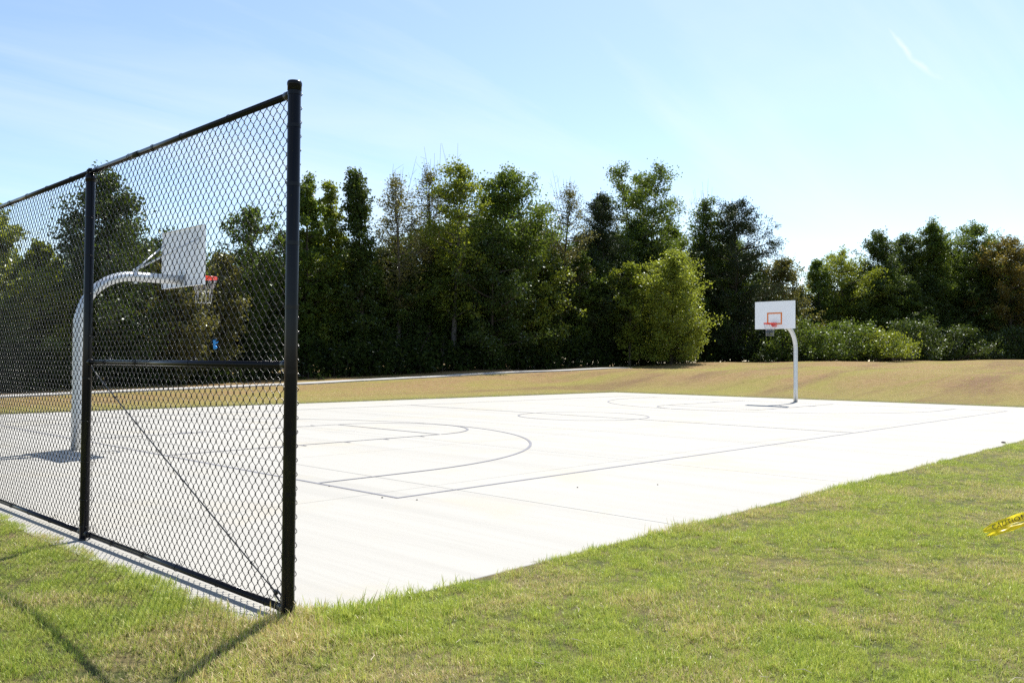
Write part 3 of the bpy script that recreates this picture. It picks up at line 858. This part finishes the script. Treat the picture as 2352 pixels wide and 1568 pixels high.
def branch_np(paths, r0s, r1s, sides=5):
    V = []; Q = []; off = 0
    ang = np.arange(sides) * 2 * math.pi / sides
    for P, r0, r1 in zip(paths, r0s, r1s):
        n = len(P); T = np.gradient(P, axis=0); T /= np.linalg.norm(T, axis=1)[:, None] + 1e-9
        ref = np.array([.31, .95, .05]); a = np.cross(T, ref); a /= np.linalg.norm(a, axis=1)[:, None] + 1e-9; b = np.cross(a, T)
        rr = np.linspace(r0, r1, n)[:, None, None]
        ring = P[:, None, :] + rr * (a[:, None, :] * np.cos(ang)[None, :, None] + b[:, None, :] * np.sin(ang)[None, :, None])
        V.append(ring.reshape(-1, 3)); idx = np.arange(n * sides).reshape(n, sides) + off; nx = np.roll(idx, -1, axis=1)
        Q.append(np.stack([idx[:-1], nx[:-1], nx[1:], idx[1:]], -1).reshape(-1, 4)); off += n * sides
    return np.concatenate(V), np.concatenate(Q)

PROF = {
    'oval':   lambda t: np.sin(math.pi * np.clip(t, 0, 1) ** .85) ** .7,
    'column': lambda t: np.clip(np.minimum(1.0, (1 - t) * 3.2) ** .7 * np.minimum(1, .45 + t * 2), 0, 1),
    'cone':   lambda t: np.clip((1 - t) ** .75 * np.minimum(1, .5 + t * 3), 0, 1),
    'dome':   lambda t: np.clip((1 - t ** 2.2), 0, 1) ** .55 * np.minimum(1, .55 + t * 1.2),
    'top':    lambda t: np.sin(math.pi * np.clip(t, 0, 1) ** 1.5) ** .8,
}

def gauss(rng, m):
    return np.clip(rng.normal(size=(m, 3)), -1.7, 1.7)

def crown_points(rng, H, base, Rw, prof, nb, per, spread, up=0.5, stems=1):
    """limbs grown off the stem; leaf centres gathered along the outer part of limbs and twigs"""
    paths, r0s, r1s, C = [], [], [], []
    lean = rng.normal(size=2) * .03 * H
    def stem(z, si=0):
        f = z / H
        w = np.array([math.sin(f * 5 + si) * .012 * H, math.cos(f * 4 + si * 2) * .012 * H])
        sp = 0 if stems == 1 else (max(f, 0) ** 1.2) * Rw * .45
        a = si * 2 * math.pi / max(stems, 1) + .6
        return np.array([lean[0] * f * f + w[0] * f + sp * math.cos(a), lean[1] * f * f + w[1] * f + sp * math.sin(a), z])
    for si in range(stems):
        zs = np.linspace(-.3, H * .95, 14)
        paths.append(np.array([stem(z, si) for z in zs])); r0s.append((.014 * H + .03) * (1 if stems == 1 else .7)); r1s.append(.012)
    lump = rng.uniform(0, 6.28, 3)
    for k in range(nb):
        t = (k + rng.uniform(0, 1)) / nb
        zt = base + (H - base) * t
        a = k * 2.39996 + rng.normal() * .35
        # crowns bulge unevenly: some limbs reach far out, others stop short
        bul = 1 + .24 * math.sin(2 * a + lump[0] + t * 5) + .20 * math.sin(t * 17 + lump[1] + a)
        Rl = max(.25, Rw * float(PROF[prof](np.array(t))) * rng.uniform(.45, 1.08) * bul)
        rise = up * Rl * rng.uniform(.4, 1.3) * (1 - .4 * t)
        zs0 = max(base * .6, zt - rise)
        p0 = stem(min(zs0, H * .93), k % stems)
        p3 = p0 * np.array([1, 1, 0]) + np.array([math.cos(a) * Rl, math.sin(a) * Rl, zt + rng.normal() * .25])
        mid = (p0 + p3) / 2 + np.array([0, 0, -.08 * Rl]) + rng.normal(size=3) * .06 * Rl
        s = np.linspace(0, 1, 6)[:, None]
        P = (1 - s) ** 2 * p0 + 2 * s * (1 - s) * mid + s ** 2 * p3
        paths.append(P); r0s.append(.010 + .016 * Rl); r1s.append(.006)
        nt = 3 + int(Rl * 1.5)
        centres = [P[-1], P[-2], (P[-2] + P[-3]) / 2]
        for q in range(nt):
            f = rng.uniform(.3, 1); b0 = P[min(5, int(f * 5))]
            dv = (p3 - p0) / (np.linalg.norm(p3 - p0) + 1e-6) * .6 + rng.normal(size=3) * .7; dv[2] += .2
            b1 = b0 + dv * rng.uniform(.25, .6) * min(Rl, 1.8) * .75
            paths.append(np.stack([b0, (b0 + b1) / 2 + rng.normal(size=3) * .04, b1])); r0s.append(.012); r1s.append(.004)
            centres += [b1, (b0 + b1) / 2]
        for c in centres:
            m = rng.poisson(per * rng.choice([.25, .7, 1.2, 1.9]))
            if m: C.append(c + gauss(rng, m) * np.array([spread, spread, spread * .75]) * rng.uniform(.5, 1.2))
    # leading shoots that break the top outline
    for k in range(int(4 + Rw * 2.2)):
        si = k % stems; p0 = stem(H * rng.uniform(.70, .88), si); a = rng.uniform(0, 6.28); q = Rw * .55 * math.sqrt(rng.uniform(0, 1))
        hh = H * (1.03 - .13 * (q / (Rw * .55)) - rng.uniform(0, .07))
        p1 = p0 * np.array([1, 1, 0]) + np.array([math.cos(a) * q, math.sin(a) * q, hh])
        paths.append(np.stack([p0, (p0 + p1) / 2 + rng.normal(size=3) * .08, p1])); r0s.append(.02); r1s.append(.005)
        for f in np.linspace(.25, 1, 6):
            m = rng.poisson(per * .8); C.append(p0 * (1 - f) + p1 * f + gauss(rng, m) * spread * (.75 - .35 * f))
    return paths, r0s, r1s, (np.concatenate(C) if C else np.zeros((0, 3)))

def tree(name, label, u, D, top, width, prof, leaf, dens=1.0, base_f=.12, seed=0, leaf_size=.18, cat='tree', bark='bark', nb=None, spread=.30, up=.5, stems=1, group='trees along the edge of the field', bare=0):
    """a tree whose top reaches photo row `top` (0..1568) and whose crown spans `width` columns at depth D"""
    rng = np.random.default_rng(1000 + seed)
    x, y, z = at(u, D)
    hor = 830.5 + (u - 1176) * .0069
    H = CAM[2] + (hor - top) / 1948 * D - z
    Rw = width * 1.2 / 1948 * D / 2
    nb_ = nb or int(18 + H * 4.2)
    t = thing(name, label, cat, (x, y, z), 0, group)
    per = 22.5 * dens
    paths, r0, r1, C = crown_points(rng, H * .97, H * base_f, Rw, prof, nb_, per, spread * .80 * max(.7, min(1.3, Rw / 2)), up, stems)
    for k in range(bare):
        a = rng.uniform(0, 6.28); q = rng.uniform(0, .5) * Rw
        p0 = paths[k % stems][int(rng.integers(8, 12))]; p1 = np.array([math.cos(a) * q, math.sin(a) * q, H * rng.uniform(.98, 1.1)])
        m_ = (p0 + p1) / 2 + rng.normal(size=3) * .12
        paths.append(np.stack([p0, m_, p1])); r0.append(.02); r1.append(.006)
        for _ in range(4):
            f = rng.uniform(.3, .9); b = (1 - f) ** 2 * p0 + 2 * f * (1 - f) * m_ + f * f * p1; e = b + rng.normal(size=3) * np.array([.35, .35, .2]) + np.array([0, 0, .3])
            paths.append(np.stack([b, (b + e) / 2, e])); r0.append(.009); r1.append(.004)
    V, Q = branch_np(paths, r0, r1)
    link('trunk', np_mesh('trunk', V, Q, M[bark], True), t)
    if len(C):
        C = C[C[:, 2] > .25]
        link('crown', leaves_mesh('crown', C, leaf_size, LEAF[leaf], rng), t)
    PROTO.append((t.children[0].data, t.children[1].data if len(t.children) > 1 else None, H, name))
    return len(C)

NLEAF = 0
PROTO = []
def T(*a, **k):
    global NLEAF
    NLEAF += tree(*a, **k)
# left, seen through the fence
T('broadleaf_tree', 'pale green tree cut by the left picture edge behind the fence', -30, 40, 470, 230, 'oval', 'lime', 1.0, .1, 1)
T('broadleaf_tree', 'thin upright light green tree just right of the leftmost tree, seen through the fence', 88, 42, 545, 110, 'column', 'lime', .9, .08, 2)
T('broadleaf_tree', 'big dark broad tree behind the second fence post', 250, 42, 388, 235, 'oval', 'dark', 1.15, .10, 3, spread=.34)
T('broadleaf_tree', 'short yellowish tree left of the near hoop post behind the fence', 148, 41, 640, 150, 'dome', 'yellow', .8, .06, 4)
T('broadleaf_tree', 'olive green tree right behind the near backboard', 405, 44, 560, 150, 'oval', 'olive', .9, .06, 5)
T('broadleaf_tree', 'low reddish-green tree right of the near basketball rim', 500, 47, 585, 140, 'oval', 'olive', .9, .05, 6)
T('broadleaf_tree', 'thin-crowned tree rising between the near rim and the fence end post', 578, 50, 462, 120, 'top', 'green', .55, .18, 7, bare=3)
T('broadleaf_tree', 'tall narrow green tree just right of the fence end post', 700, 54, 400, 104, 'column', 'green', 1.0, .10, 8)
T('broadleaf_tree', 'narrow pointed yellow-green tree, second right of the fence end post', 757, 55, 408, 104, 'cone', 'lime', .8, .12, 9, bark='bark_pale')
T('broadleaf_tree', 'tall dark spiky tree, third right of the fence end post', 832, 55, 384, 132, 'cone', 'dark', 1.1, .10, 10)
T('broadleaf_tree', 'thin brownish half-bare tree with a pale bent trunk', 915, 57, 398, 148, 'oval', 'olive', .50, .30, 11, leaf_size=.13, bark='bark_pale', bare=5)
T('broadleaf_tree', 'bare-twigged slender tree poking above the yellowing crown', 985, 59, 372, 99, 'top', 'olive', .32, .40, 12, leaf_size=.12, bark='bark', bare=9)
T('broadleaf_tree', 'tall yellowing see-through tree left of the green fan-shaped crown', 1042, 58, 362, 165, 'column', 'lime', .62, .26, 13, bark='bark_pale', bare=2)
T('broadleaf_tree', 'tall tree with a rich green fan-shaped flat crown', 1155, 60, 386, 225, 'top', 'green', 1.15, .30, 14, spread=.36)
T('broadleaf_tree', 'medium dark tree filling the wood under the green fan-shaped crown', 1130, 58, 540, 209, 'oval', 'dark', 1.0, .05, 15)
T('broadleaf_tree', 'lime-leaved young tree in front of the dark wood left of the tall cedar', 1235, 62, 545, 148, 'oval', 'lime', .8, .05, 16)
T('broadleaf_tree', 'sparse feathery tree left of the tall dark cedar', 1283, 64, 414, 110, 'column', 'olive', .38, .3, 17, leaf_size=.12, bare=6)
T('cedar_tree', 'dark pointed cedar left of the tallest twin-topped tree', 1385, 68, 428, 215, 'cone', 'cedar', 1.35, .06, 18, leaf_size=.13, up=.75, nb=110, spread=.28)
T('broadleaf_tree', 'tallest tree with a twin-topped green crown above the yellow round tree', 1480, 74, 364, 185, 'oval', 'green', 1.05, .26, 19, stems=3, spread=.36)
T('broadleaf_tree', 'sparse tree with bare upright twigs left of the second cedar', 1612, 76, 448, 110, 'column', 'green', .6, .22, 20, bark='bark_pale', bare=14)
T('cedar_tree', 'broad dark cedar directly left of the sky gap', 1690, 74, 445, 215, 'dome', 'cedar', 1.3, .05, 21, leaf_size=.13, up=.75, nb=115, spread=.30)
T('broadleaf_tree', 'round bright yellow-green tree standing in front of the dark wood', 1542, 65, 574, 190, 'dome', 'yellow', 1.15, .04, 22, nb=110, spread=.30, leaf_size=.14)
T('broadleaf_tree', 'small light green tree leaning out left of the round yellow-green tree', 1446, 65, 592, 90, 'column', 'lime', .8, .2, 23)
T('broadleaf_tree', 'low bronze-green tree behind the far backboard', 1798, 77, 588, 150, 'dome', 'olive', 1.0, .06, 24, bare=6)
T('broadleaf_tree', 'slim fresh green tree right of the sky gap', 1882, 86, 592, 80, 'column', 'green', 1.0, .08, 25)
T('broadleaf_tree', 'airy tree with a forked trunk and light between its limbs', 1932, 87, 572, 156, 'top', 'lime', .75, .30, 26, stems=2)
T('broadleaf_tree', 'dark tree with a knobbly top, first of the right-hand group', 2018, 88, 524, 162, 'oval', 'dark', 1.1, .16, 27)
T('broadleaf_tree', 'dark narrow tree wedged between the knobbly-topped tree and the highest right-hand tree', 2078, 90, 528, 117, 'column', 'dark', 1.0, .1, 28)
T('broadleaf_tree', 'highest tree of the right-hand group with a pale pointed top', 2148, 90, 500, 182, 'cone', 'green', 1.25, .10, 29, nb=90)
T('broadleaf_tree', 'broad tree with a pale rounded top left of the orange tree', 2248, 91, 508, 214, 'dome', 'green', 1.1, .12, 30)
T('broadleaf_tree', 'autumn tree with orange-brown upper leaves at the right picture edge', 2322, 88, 540, 208, 'dome', 'orange', 1.15, .12, 31)
T('broadleaf_tree', 'dark tree cut by the right picture edge behind the orange tree', 2425, 92, 520, 221, 'oval', 'dark', 1.0, .1, 32)

# shrubs at the foot of the right-hand trees
def shrub(label, u, D, top, width, leaf, seed, dens=1.0, size=.155):
    T('shrub', label, u, D, top, width * 1.2, 'oval', leaf, dens * .62, .02, 200 + seed, size, 'shrub', 'bark', 58, .30, 1.2, 4, 'shrubs along the foot of the trees')
shrub('green shrub directly behind the far hoop post', 1795, 72, 735, 150, 'green', 1)
shrub('pale bright shrub right of the far hoop post', 1880, 71, 752, 115, 'green', 2, .7)
shrub('glossy shrub under the airy forked tree', 1955, 73, 738, 120, 'green', 3)
shrub('yellow-green glossy shrub in the middle of the shrub row', 2035, 72, 762, 130, 'lime', 4, .6)
shrub('green shrub where the bright shrub row turns dark', 2100, 76, 735, 110, 'dark', 5)
shrub('dark shrub under the highest right-hand tree', 2180, 82, 748, 130, 'dark', 6)
shrub('dark shrub under the broad pale-topped tree', 2275, 84, 765, 110, 'dark', 7)
shrub('dark shrub at the right picture edge', 2360, 83, 750, 140, 'dark', 8)

# understorey of the wood: one dark leafy mass of saplings and brush between and behind the trunks
rng = np.random.default_rng(77)
C = []; PTH = []; ra = []; rb_ = []
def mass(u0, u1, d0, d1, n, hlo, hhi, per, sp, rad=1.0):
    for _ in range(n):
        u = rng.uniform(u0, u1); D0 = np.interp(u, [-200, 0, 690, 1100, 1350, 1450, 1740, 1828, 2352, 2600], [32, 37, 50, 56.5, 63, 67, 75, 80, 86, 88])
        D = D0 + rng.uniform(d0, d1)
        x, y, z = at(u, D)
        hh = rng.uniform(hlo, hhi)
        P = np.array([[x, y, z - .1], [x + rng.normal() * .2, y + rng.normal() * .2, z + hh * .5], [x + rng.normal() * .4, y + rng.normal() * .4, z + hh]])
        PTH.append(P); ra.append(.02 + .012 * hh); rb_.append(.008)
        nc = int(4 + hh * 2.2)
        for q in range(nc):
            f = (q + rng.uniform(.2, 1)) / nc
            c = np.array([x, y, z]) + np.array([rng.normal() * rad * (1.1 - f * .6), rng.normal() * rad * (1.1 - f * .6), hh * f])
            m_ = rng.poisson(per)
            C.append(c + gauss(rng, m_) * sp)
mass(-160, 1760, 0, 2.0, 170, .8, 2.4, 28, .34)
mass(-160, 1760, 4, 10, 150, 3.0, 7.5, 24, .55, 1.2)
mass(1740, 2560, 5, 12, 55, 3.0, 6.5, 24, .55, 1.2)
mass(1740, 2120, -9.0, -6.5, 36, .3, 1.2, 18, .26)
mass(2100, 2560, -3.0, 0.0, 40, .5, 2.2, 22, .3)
C = np.concatenate(C)
gz = terrain(C[:, 0], C[:, 1]); C = C[C[:, 2] > gz + .05]
V, Q = branch_np(PTH, ra, rb_)
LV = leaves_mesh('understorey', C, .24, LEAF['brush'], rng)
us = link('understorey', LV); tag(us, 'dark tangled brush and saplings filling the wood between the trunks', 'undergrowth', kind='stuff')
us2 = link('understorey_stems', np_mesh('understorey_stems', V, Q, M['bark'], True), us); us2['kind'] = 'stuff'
NLEAF += len(C)
print('LEAVES', NLEAF)

def scatter(o, cols, picks, rots, scls):
    """instance one object of a collection on every vertex of o"""
    n = len(picks); me = o.data
    a = me.attributes.new('rot', 'FLOAT_VECTOR', 'POINT'); a.data.foreach_set('vector', np.asarray(rots, np.float32).ravel())
    a = me.attributes.new('scl', 'FLOAT_VECTOR', 'POINT'); a.data.foreach_set('vector', np.asarray(scls, np.float32).ravel())
    a = me.attributes.new('pick', 'INT', 'POINT'); a.data.foreach_set('value', np.asarray(picks, np.int32))
    me.update()
    ng = bpy.data.node_groups.new('scatter', 'GeometryNodeTree')
    ng.interface.new_socket('Geometry', in_out='INPUT', socket_type='NodeSocketGeometry')
    ng.interface.new_socket('Geometry', in_out='OUTPUT', socket_type='NodeSocketGeometry')
    gi = ng.nodes.new('NodeGroupInput'); go = ng.nodes.new('NodeGroupOutput')
    iop = ng.nodes.new('GeometryNodeInstanceOnPoints'); ci = ng.nodes.new('GeometryNodeCollectionInfo')
    ci.inputs['Collection'].default_value = cols; ci.inputs['Separate Children'].default_value = True; ci.inputs['Reset Children'].default_value = True
    def named(nm, ty):
        q = ng.nodes.new('GeometryNodeInputNamedAttribute'); q.data_type = ty; q.inputs['Name'].default_value = nm; return q.outputs['Attribute']
    e2r = ng.nodes.new('FunctionNodeEulerToRotation')
    ng.links.new(named('rot', 'FLOAT_VECTOR'), e2r.inputs[0])
    ng.links.new(gi.outputs[0], iop.inputs['Points']); ng.links.new(ci.outputs[0], iop.inputs['Instance'])
    iop.inputs['Pick Instance'].default_value = True
    ng.links.new(named('pick', 'INT'), iop.inputs['Instance Index'])
    ng.links.new(e2r.outputs[0], iop.inputs['Rotation']); ng.links.new(named('scl', 'FLOAT_VECTOR'), iop.inputs['Scale'])
    ng.links.new(iop.outputs[0], go.inputs[0])
    md = o.modifiers.new('scatter', 'NODES'); md.node_group = ng

# the wood behind the front trees reads as one mass: grown from the same kinds of tree
rw = np.random.default_rng(91)
use = [k for k in (2, 7, 9, 13, 14, 18, 26, 27, 29) if PROTO[k][1] is not None]
wc = bpy.data.collections.new('wood_crowns'); wt = bpy.data.collections.new('wood_trunks')
for q, k in enumerate(use):
    wt.objects.link(bpy.data.objects.new('wood_trunk_%02d' % q, PROTO[k][0])); wc.objects.link(bpy.data.objects.new('wood_crown_%02d' % q, PROTO[k][1]))
wp, wpick, wrot, wscl = [], [], [], []
def wood(u0, u1, step, tops, d0, d1):
    u = u0
    while u < u1:
        uu = u + rw.uniform(-.3, .3) * step; u += step
        D0 = np.interp(uu, [-200, 0, 690, 1100, 1350, 1450, 1740, 1828, 2352, 2600], [36, 42, 55, 61, 66, 70, 78, 84, 92, 94])
        D = D0 + rw.uniform(d0, d1); x, y, z = at(uu, D)
        top = np.interp(uu, tops[0], tops[1]) + rw.uniform(-20, 35)
        H = CAM[2] + (830.5 - top) / 1948 * D - z
        k = int(rw.integers(0, len(use))); Hp = PROTO[use[k]][2]
        f = H / Hp; wp.append((x, y, z)); wpick.append(k); wrot.append((0, 0, rw.uniform(0, 6.28))); wscl.append((max(f, .75) * rw.uniform(.95, 1.25), max(f, .75) * rw.uniform(.95, 1.25), f))
wood(-180, 1740, 44, ([-200, 0, 120, 250, 420, 560, 690, 860, 1000, 1180, 1330, 1420, 1560, 1740], [600, 580, 620, 520, 600, 590, 520, 545, 520, 480, 520, 500, 520, 560]), 1, 5)
wood(-180, 1740, 62, ([-200, 0, 120, 250, 690, 1000, 1180, 1330, 1560, 1740], [660, 640, 680, 600, 600, 600, 570, 590, 600, 620]), -1, 2)
wood(1745, 2600, 46, ([1740, 1800, 1860, 1950, 2050, 2150, 2350, 2600], [630, 640, 680, 640, 580, 560, 570, 570]), 2, 6)
wood(1980, 2600, 60, ([1900, 2050, 2600], [650, 610, 620]), -2, 1)
for nm, cl, lab in (('background_wood', wc, 'dense green wood behind the front row of trees'), ('background_wood_trunks', wt, None)):
    me = bpy.data.meshes.new(nm); me.vertices.add(len(wp)); me.vertices.foreach_set('co', np.array(wp, np.float32).ravel())
    o = link(nm, me); o['kind'] = 'stuff'
    if lab: tag(o, lab, 'wood'); bw_root = o
    else: o.parent = bw_root
    scatter(o, cl, wpick, wrot, wscl)

# ------------------------------------------------------------------ grass blades
tuft_col = bpy.data.collections.new('tuft_prototypes')
NV = 8
def tuft(i):
    rg = np.random.default_rng(300 + i); V = []; Q = []; n = 30
    for k in range(n):
        r = .045 * math.sqrt(rg.uniform()); a = rg.uniform(0, 6.28)
        b = np.array([r * math.cos(a), r * math.sin(a), -.008])
        L = rg.uniform(.016, .048) * (1.0 if i < 6 else 1.25); w = rg.uniform(.0009, .0017)
        az = rg.uniform(0, 6.28); lean = rg.uniform(.15, 1.15); d = np.array([math.cos(az), math.sin(az), 0]); s = np.array([-d[1], d[0], 0])
        pts = []
        for q in range(4):
            f = q / 3; ang = lean * (.35 + .95 * f)
            pts.append((b if q == 0 else pts[-1] + (d * math.sin(ang) + np.array([0, 0, 1]) * math.cos(ang)) * L / 3))
        o = len(V)
        for q, p_ in enumerate(pts):
            ww = w * (1, .95, .7, .12)[q]; V += [p_ + s * ww, p_ - s * ww]
        for q in range(3): Q.append((o + 2 * q, o + 2 * q + 1, o + 2 * q + 3, o + 2 * q + 2))
    rv = np.repeat(rg.random(n), 3)
    me = np_mesh('tuft', np.array(V), np.array(Q), M['blade'], True, rv)
    ob = bpy.data.objects.new('tuft_%02d' % i, me); tuft_col.objects.link(ob)
for i in range(NV): tuft(i)

rng = np.random.default_rng(5)
def visible(x, y, margin):
    dx, dy = x - CAM[0], y - CAM[1]
    dep = dx * .7263 + dy * .6874; lat = dx * .6873 - dy * .7264
    return (dep > .6) & (np.abs(lat) < dep * .604 + margin), np.hypot(dx, dy)
def field(x0, x1, y0, y1, dens):
    n = int((x1 - x0) * (y1 - y0) * dens); return np.stack([rng.uniform(x0, x1, n), rng.uniform(y0, y1, n)], -1)
def patch(P): # clumpy cover
    return .5 + .5 * np.sin(P[:, 0] * 5.1 + 2 * np.sin(P[:, 1] * 3.7)) * np.sin(P[:, 1] * 6.3 + 1.7 * np.sin(P[:, 0] * 4.3))
PT = []
near = field(-8, 22, -16, 8, 1300)
ok, dist = visible(near[:, 0], near[:, 1], 4.5)
on_slab = (near[:, 0] > SX0 - .02) & (near[:, 1] > SY0 + .11 * np.sin(near[:, 0] * 2.6) * np.sin(near[:, 0] * 1.1 + 1) + .03 * np.sin(near[:, 0] * 11.3) + .05 * rng.random(len(near)) ** 3 - .01)
corner = (near[:, 0] < -3.0) & (near[:, 1] < -2.97 + .05 * np.sin(near[:, 0] * 9)) 
on_strip = (near[:, 0] > -3.42 + .05 * np.sin(near[:, 1] * 2.7) * np.sin(near[:, 1] * 6.1)) & (near[:, 1] > SY0 - .02)
dn = np.clip(1.15 - dist / 16, .22, 1) * (.55 + .45 * patch(near))
near = near[ok & (~on_slab | corner) & (~on_strip | corner) & (rng.random(len(near)) < dn)]
PT.append(near)
# the far lawn and the field beyond the court, thinner with distance
fa = field(-6, 62, 18.4, 34, 30); fb = field(28.9, 72, -6, 18.4, 30)
fa = np.concatenate([fa, fb])
ok, dist = visible(fa[:, 0], fa[:, 1], 3)
keepf = ok & (beyond(fa[:, 0], fa[:, 1]) < 0.1) & (rng.random(len(fa)) < np.clip(1.6 - dist / 45, .3, 1))
fa = fa[keepf]
n_near = len(PT[0]); P = np.concatenate([PT[0], fa]); n = len(P)
Z = terrain(P[:, 0], P[:, 1]); Z = np.where(Z < -.15, -.004, Z)
edge = np.minimum(np.abs(P[:, 1] - SY0), 1) * (P[:, 0] > -3.6)
me = bpy.data.meshes.new('grass')
me.vertices.add(n); me.vertices.foreach_set('co', np.column_stack([P, Z]).astype(np.float32).ravel())
rot = np.column_stack([rng.normal(0, .12, n), rng.normal(0, .12, n), rng.uniform(0, 6.283, n)]).astype(np.float32)
pz = patch(P)
scl = (rng.uniform(.65, 1.25, n) * (.75 + .45 * pz)).astype(np.float32)
scl[:n_near] *= np.where((P[:n_near, 0] < -2.0) & (P[:n_near, 1] < -2.2), 1.12, 1.0)
scl *= (.82 + .36 * (.5 + .5 * np.sin(P[:, 0] * 1.7 + 1.3 * np.sin(P[:, 1] * 1.1)) * np.sin(P[:, 1] * 2.1 + 1.9))).astype(np.float32)
fr_ = (np.abs(P[:, 1] - SY0) < .22) & (P[:, 0] > -3.5) & (P[:, 1] < 0)
scl[fr_] *= rng.uniform(1.0, 1.55, fr_.sum())
scl[n_near:] *= 1.05
grass = link('grass', me); tag(grass, 'short green and straw blades of lawn grass', 'grass', kind='stuff')
print('TUFTS', n_near, n)
scatter(grass, tuft_col, rng.integers(0, NV, n), rot, np.repeat(scl[:, None], 3, 1))

# dead straw and twigs lying on the near lawn
rg = random.Random(21); mb = MB()
for _ in range(110):
    k = rg.random(); u = rg.uniform(250, 2400); D = 2.2 + 7 * rg.random() ** 1.5
    x, y, z = at(u, D)
    if x > SX0 - .4 and y > SY0 - .08: continue
    L = rg.uniform(.03, .12); a = rg.uniform(0, 6.28); p0 = Vector((x, y, z + rg.uniform(.02, .045)))
    p1 = p0 + Vector((math.cos(a), math.sin(a), rg.uniform(-.15, .25))) * L * .5; p2 = p1 + Vector((math.cos(a + rg.uniform(-.7, .7)), math.sin(a + rg.uniform(-.7, .7)), rg.uniform(-.3, .1))) * L * .5
    mb.tube([p0, p1, p2], [.0022, .0018, .001], 4)
st = mb.build('straw_litter', M['straw']); tag(st, 'scattered pale dry stems lying on the near lawn', 'straw', kind='stuff')
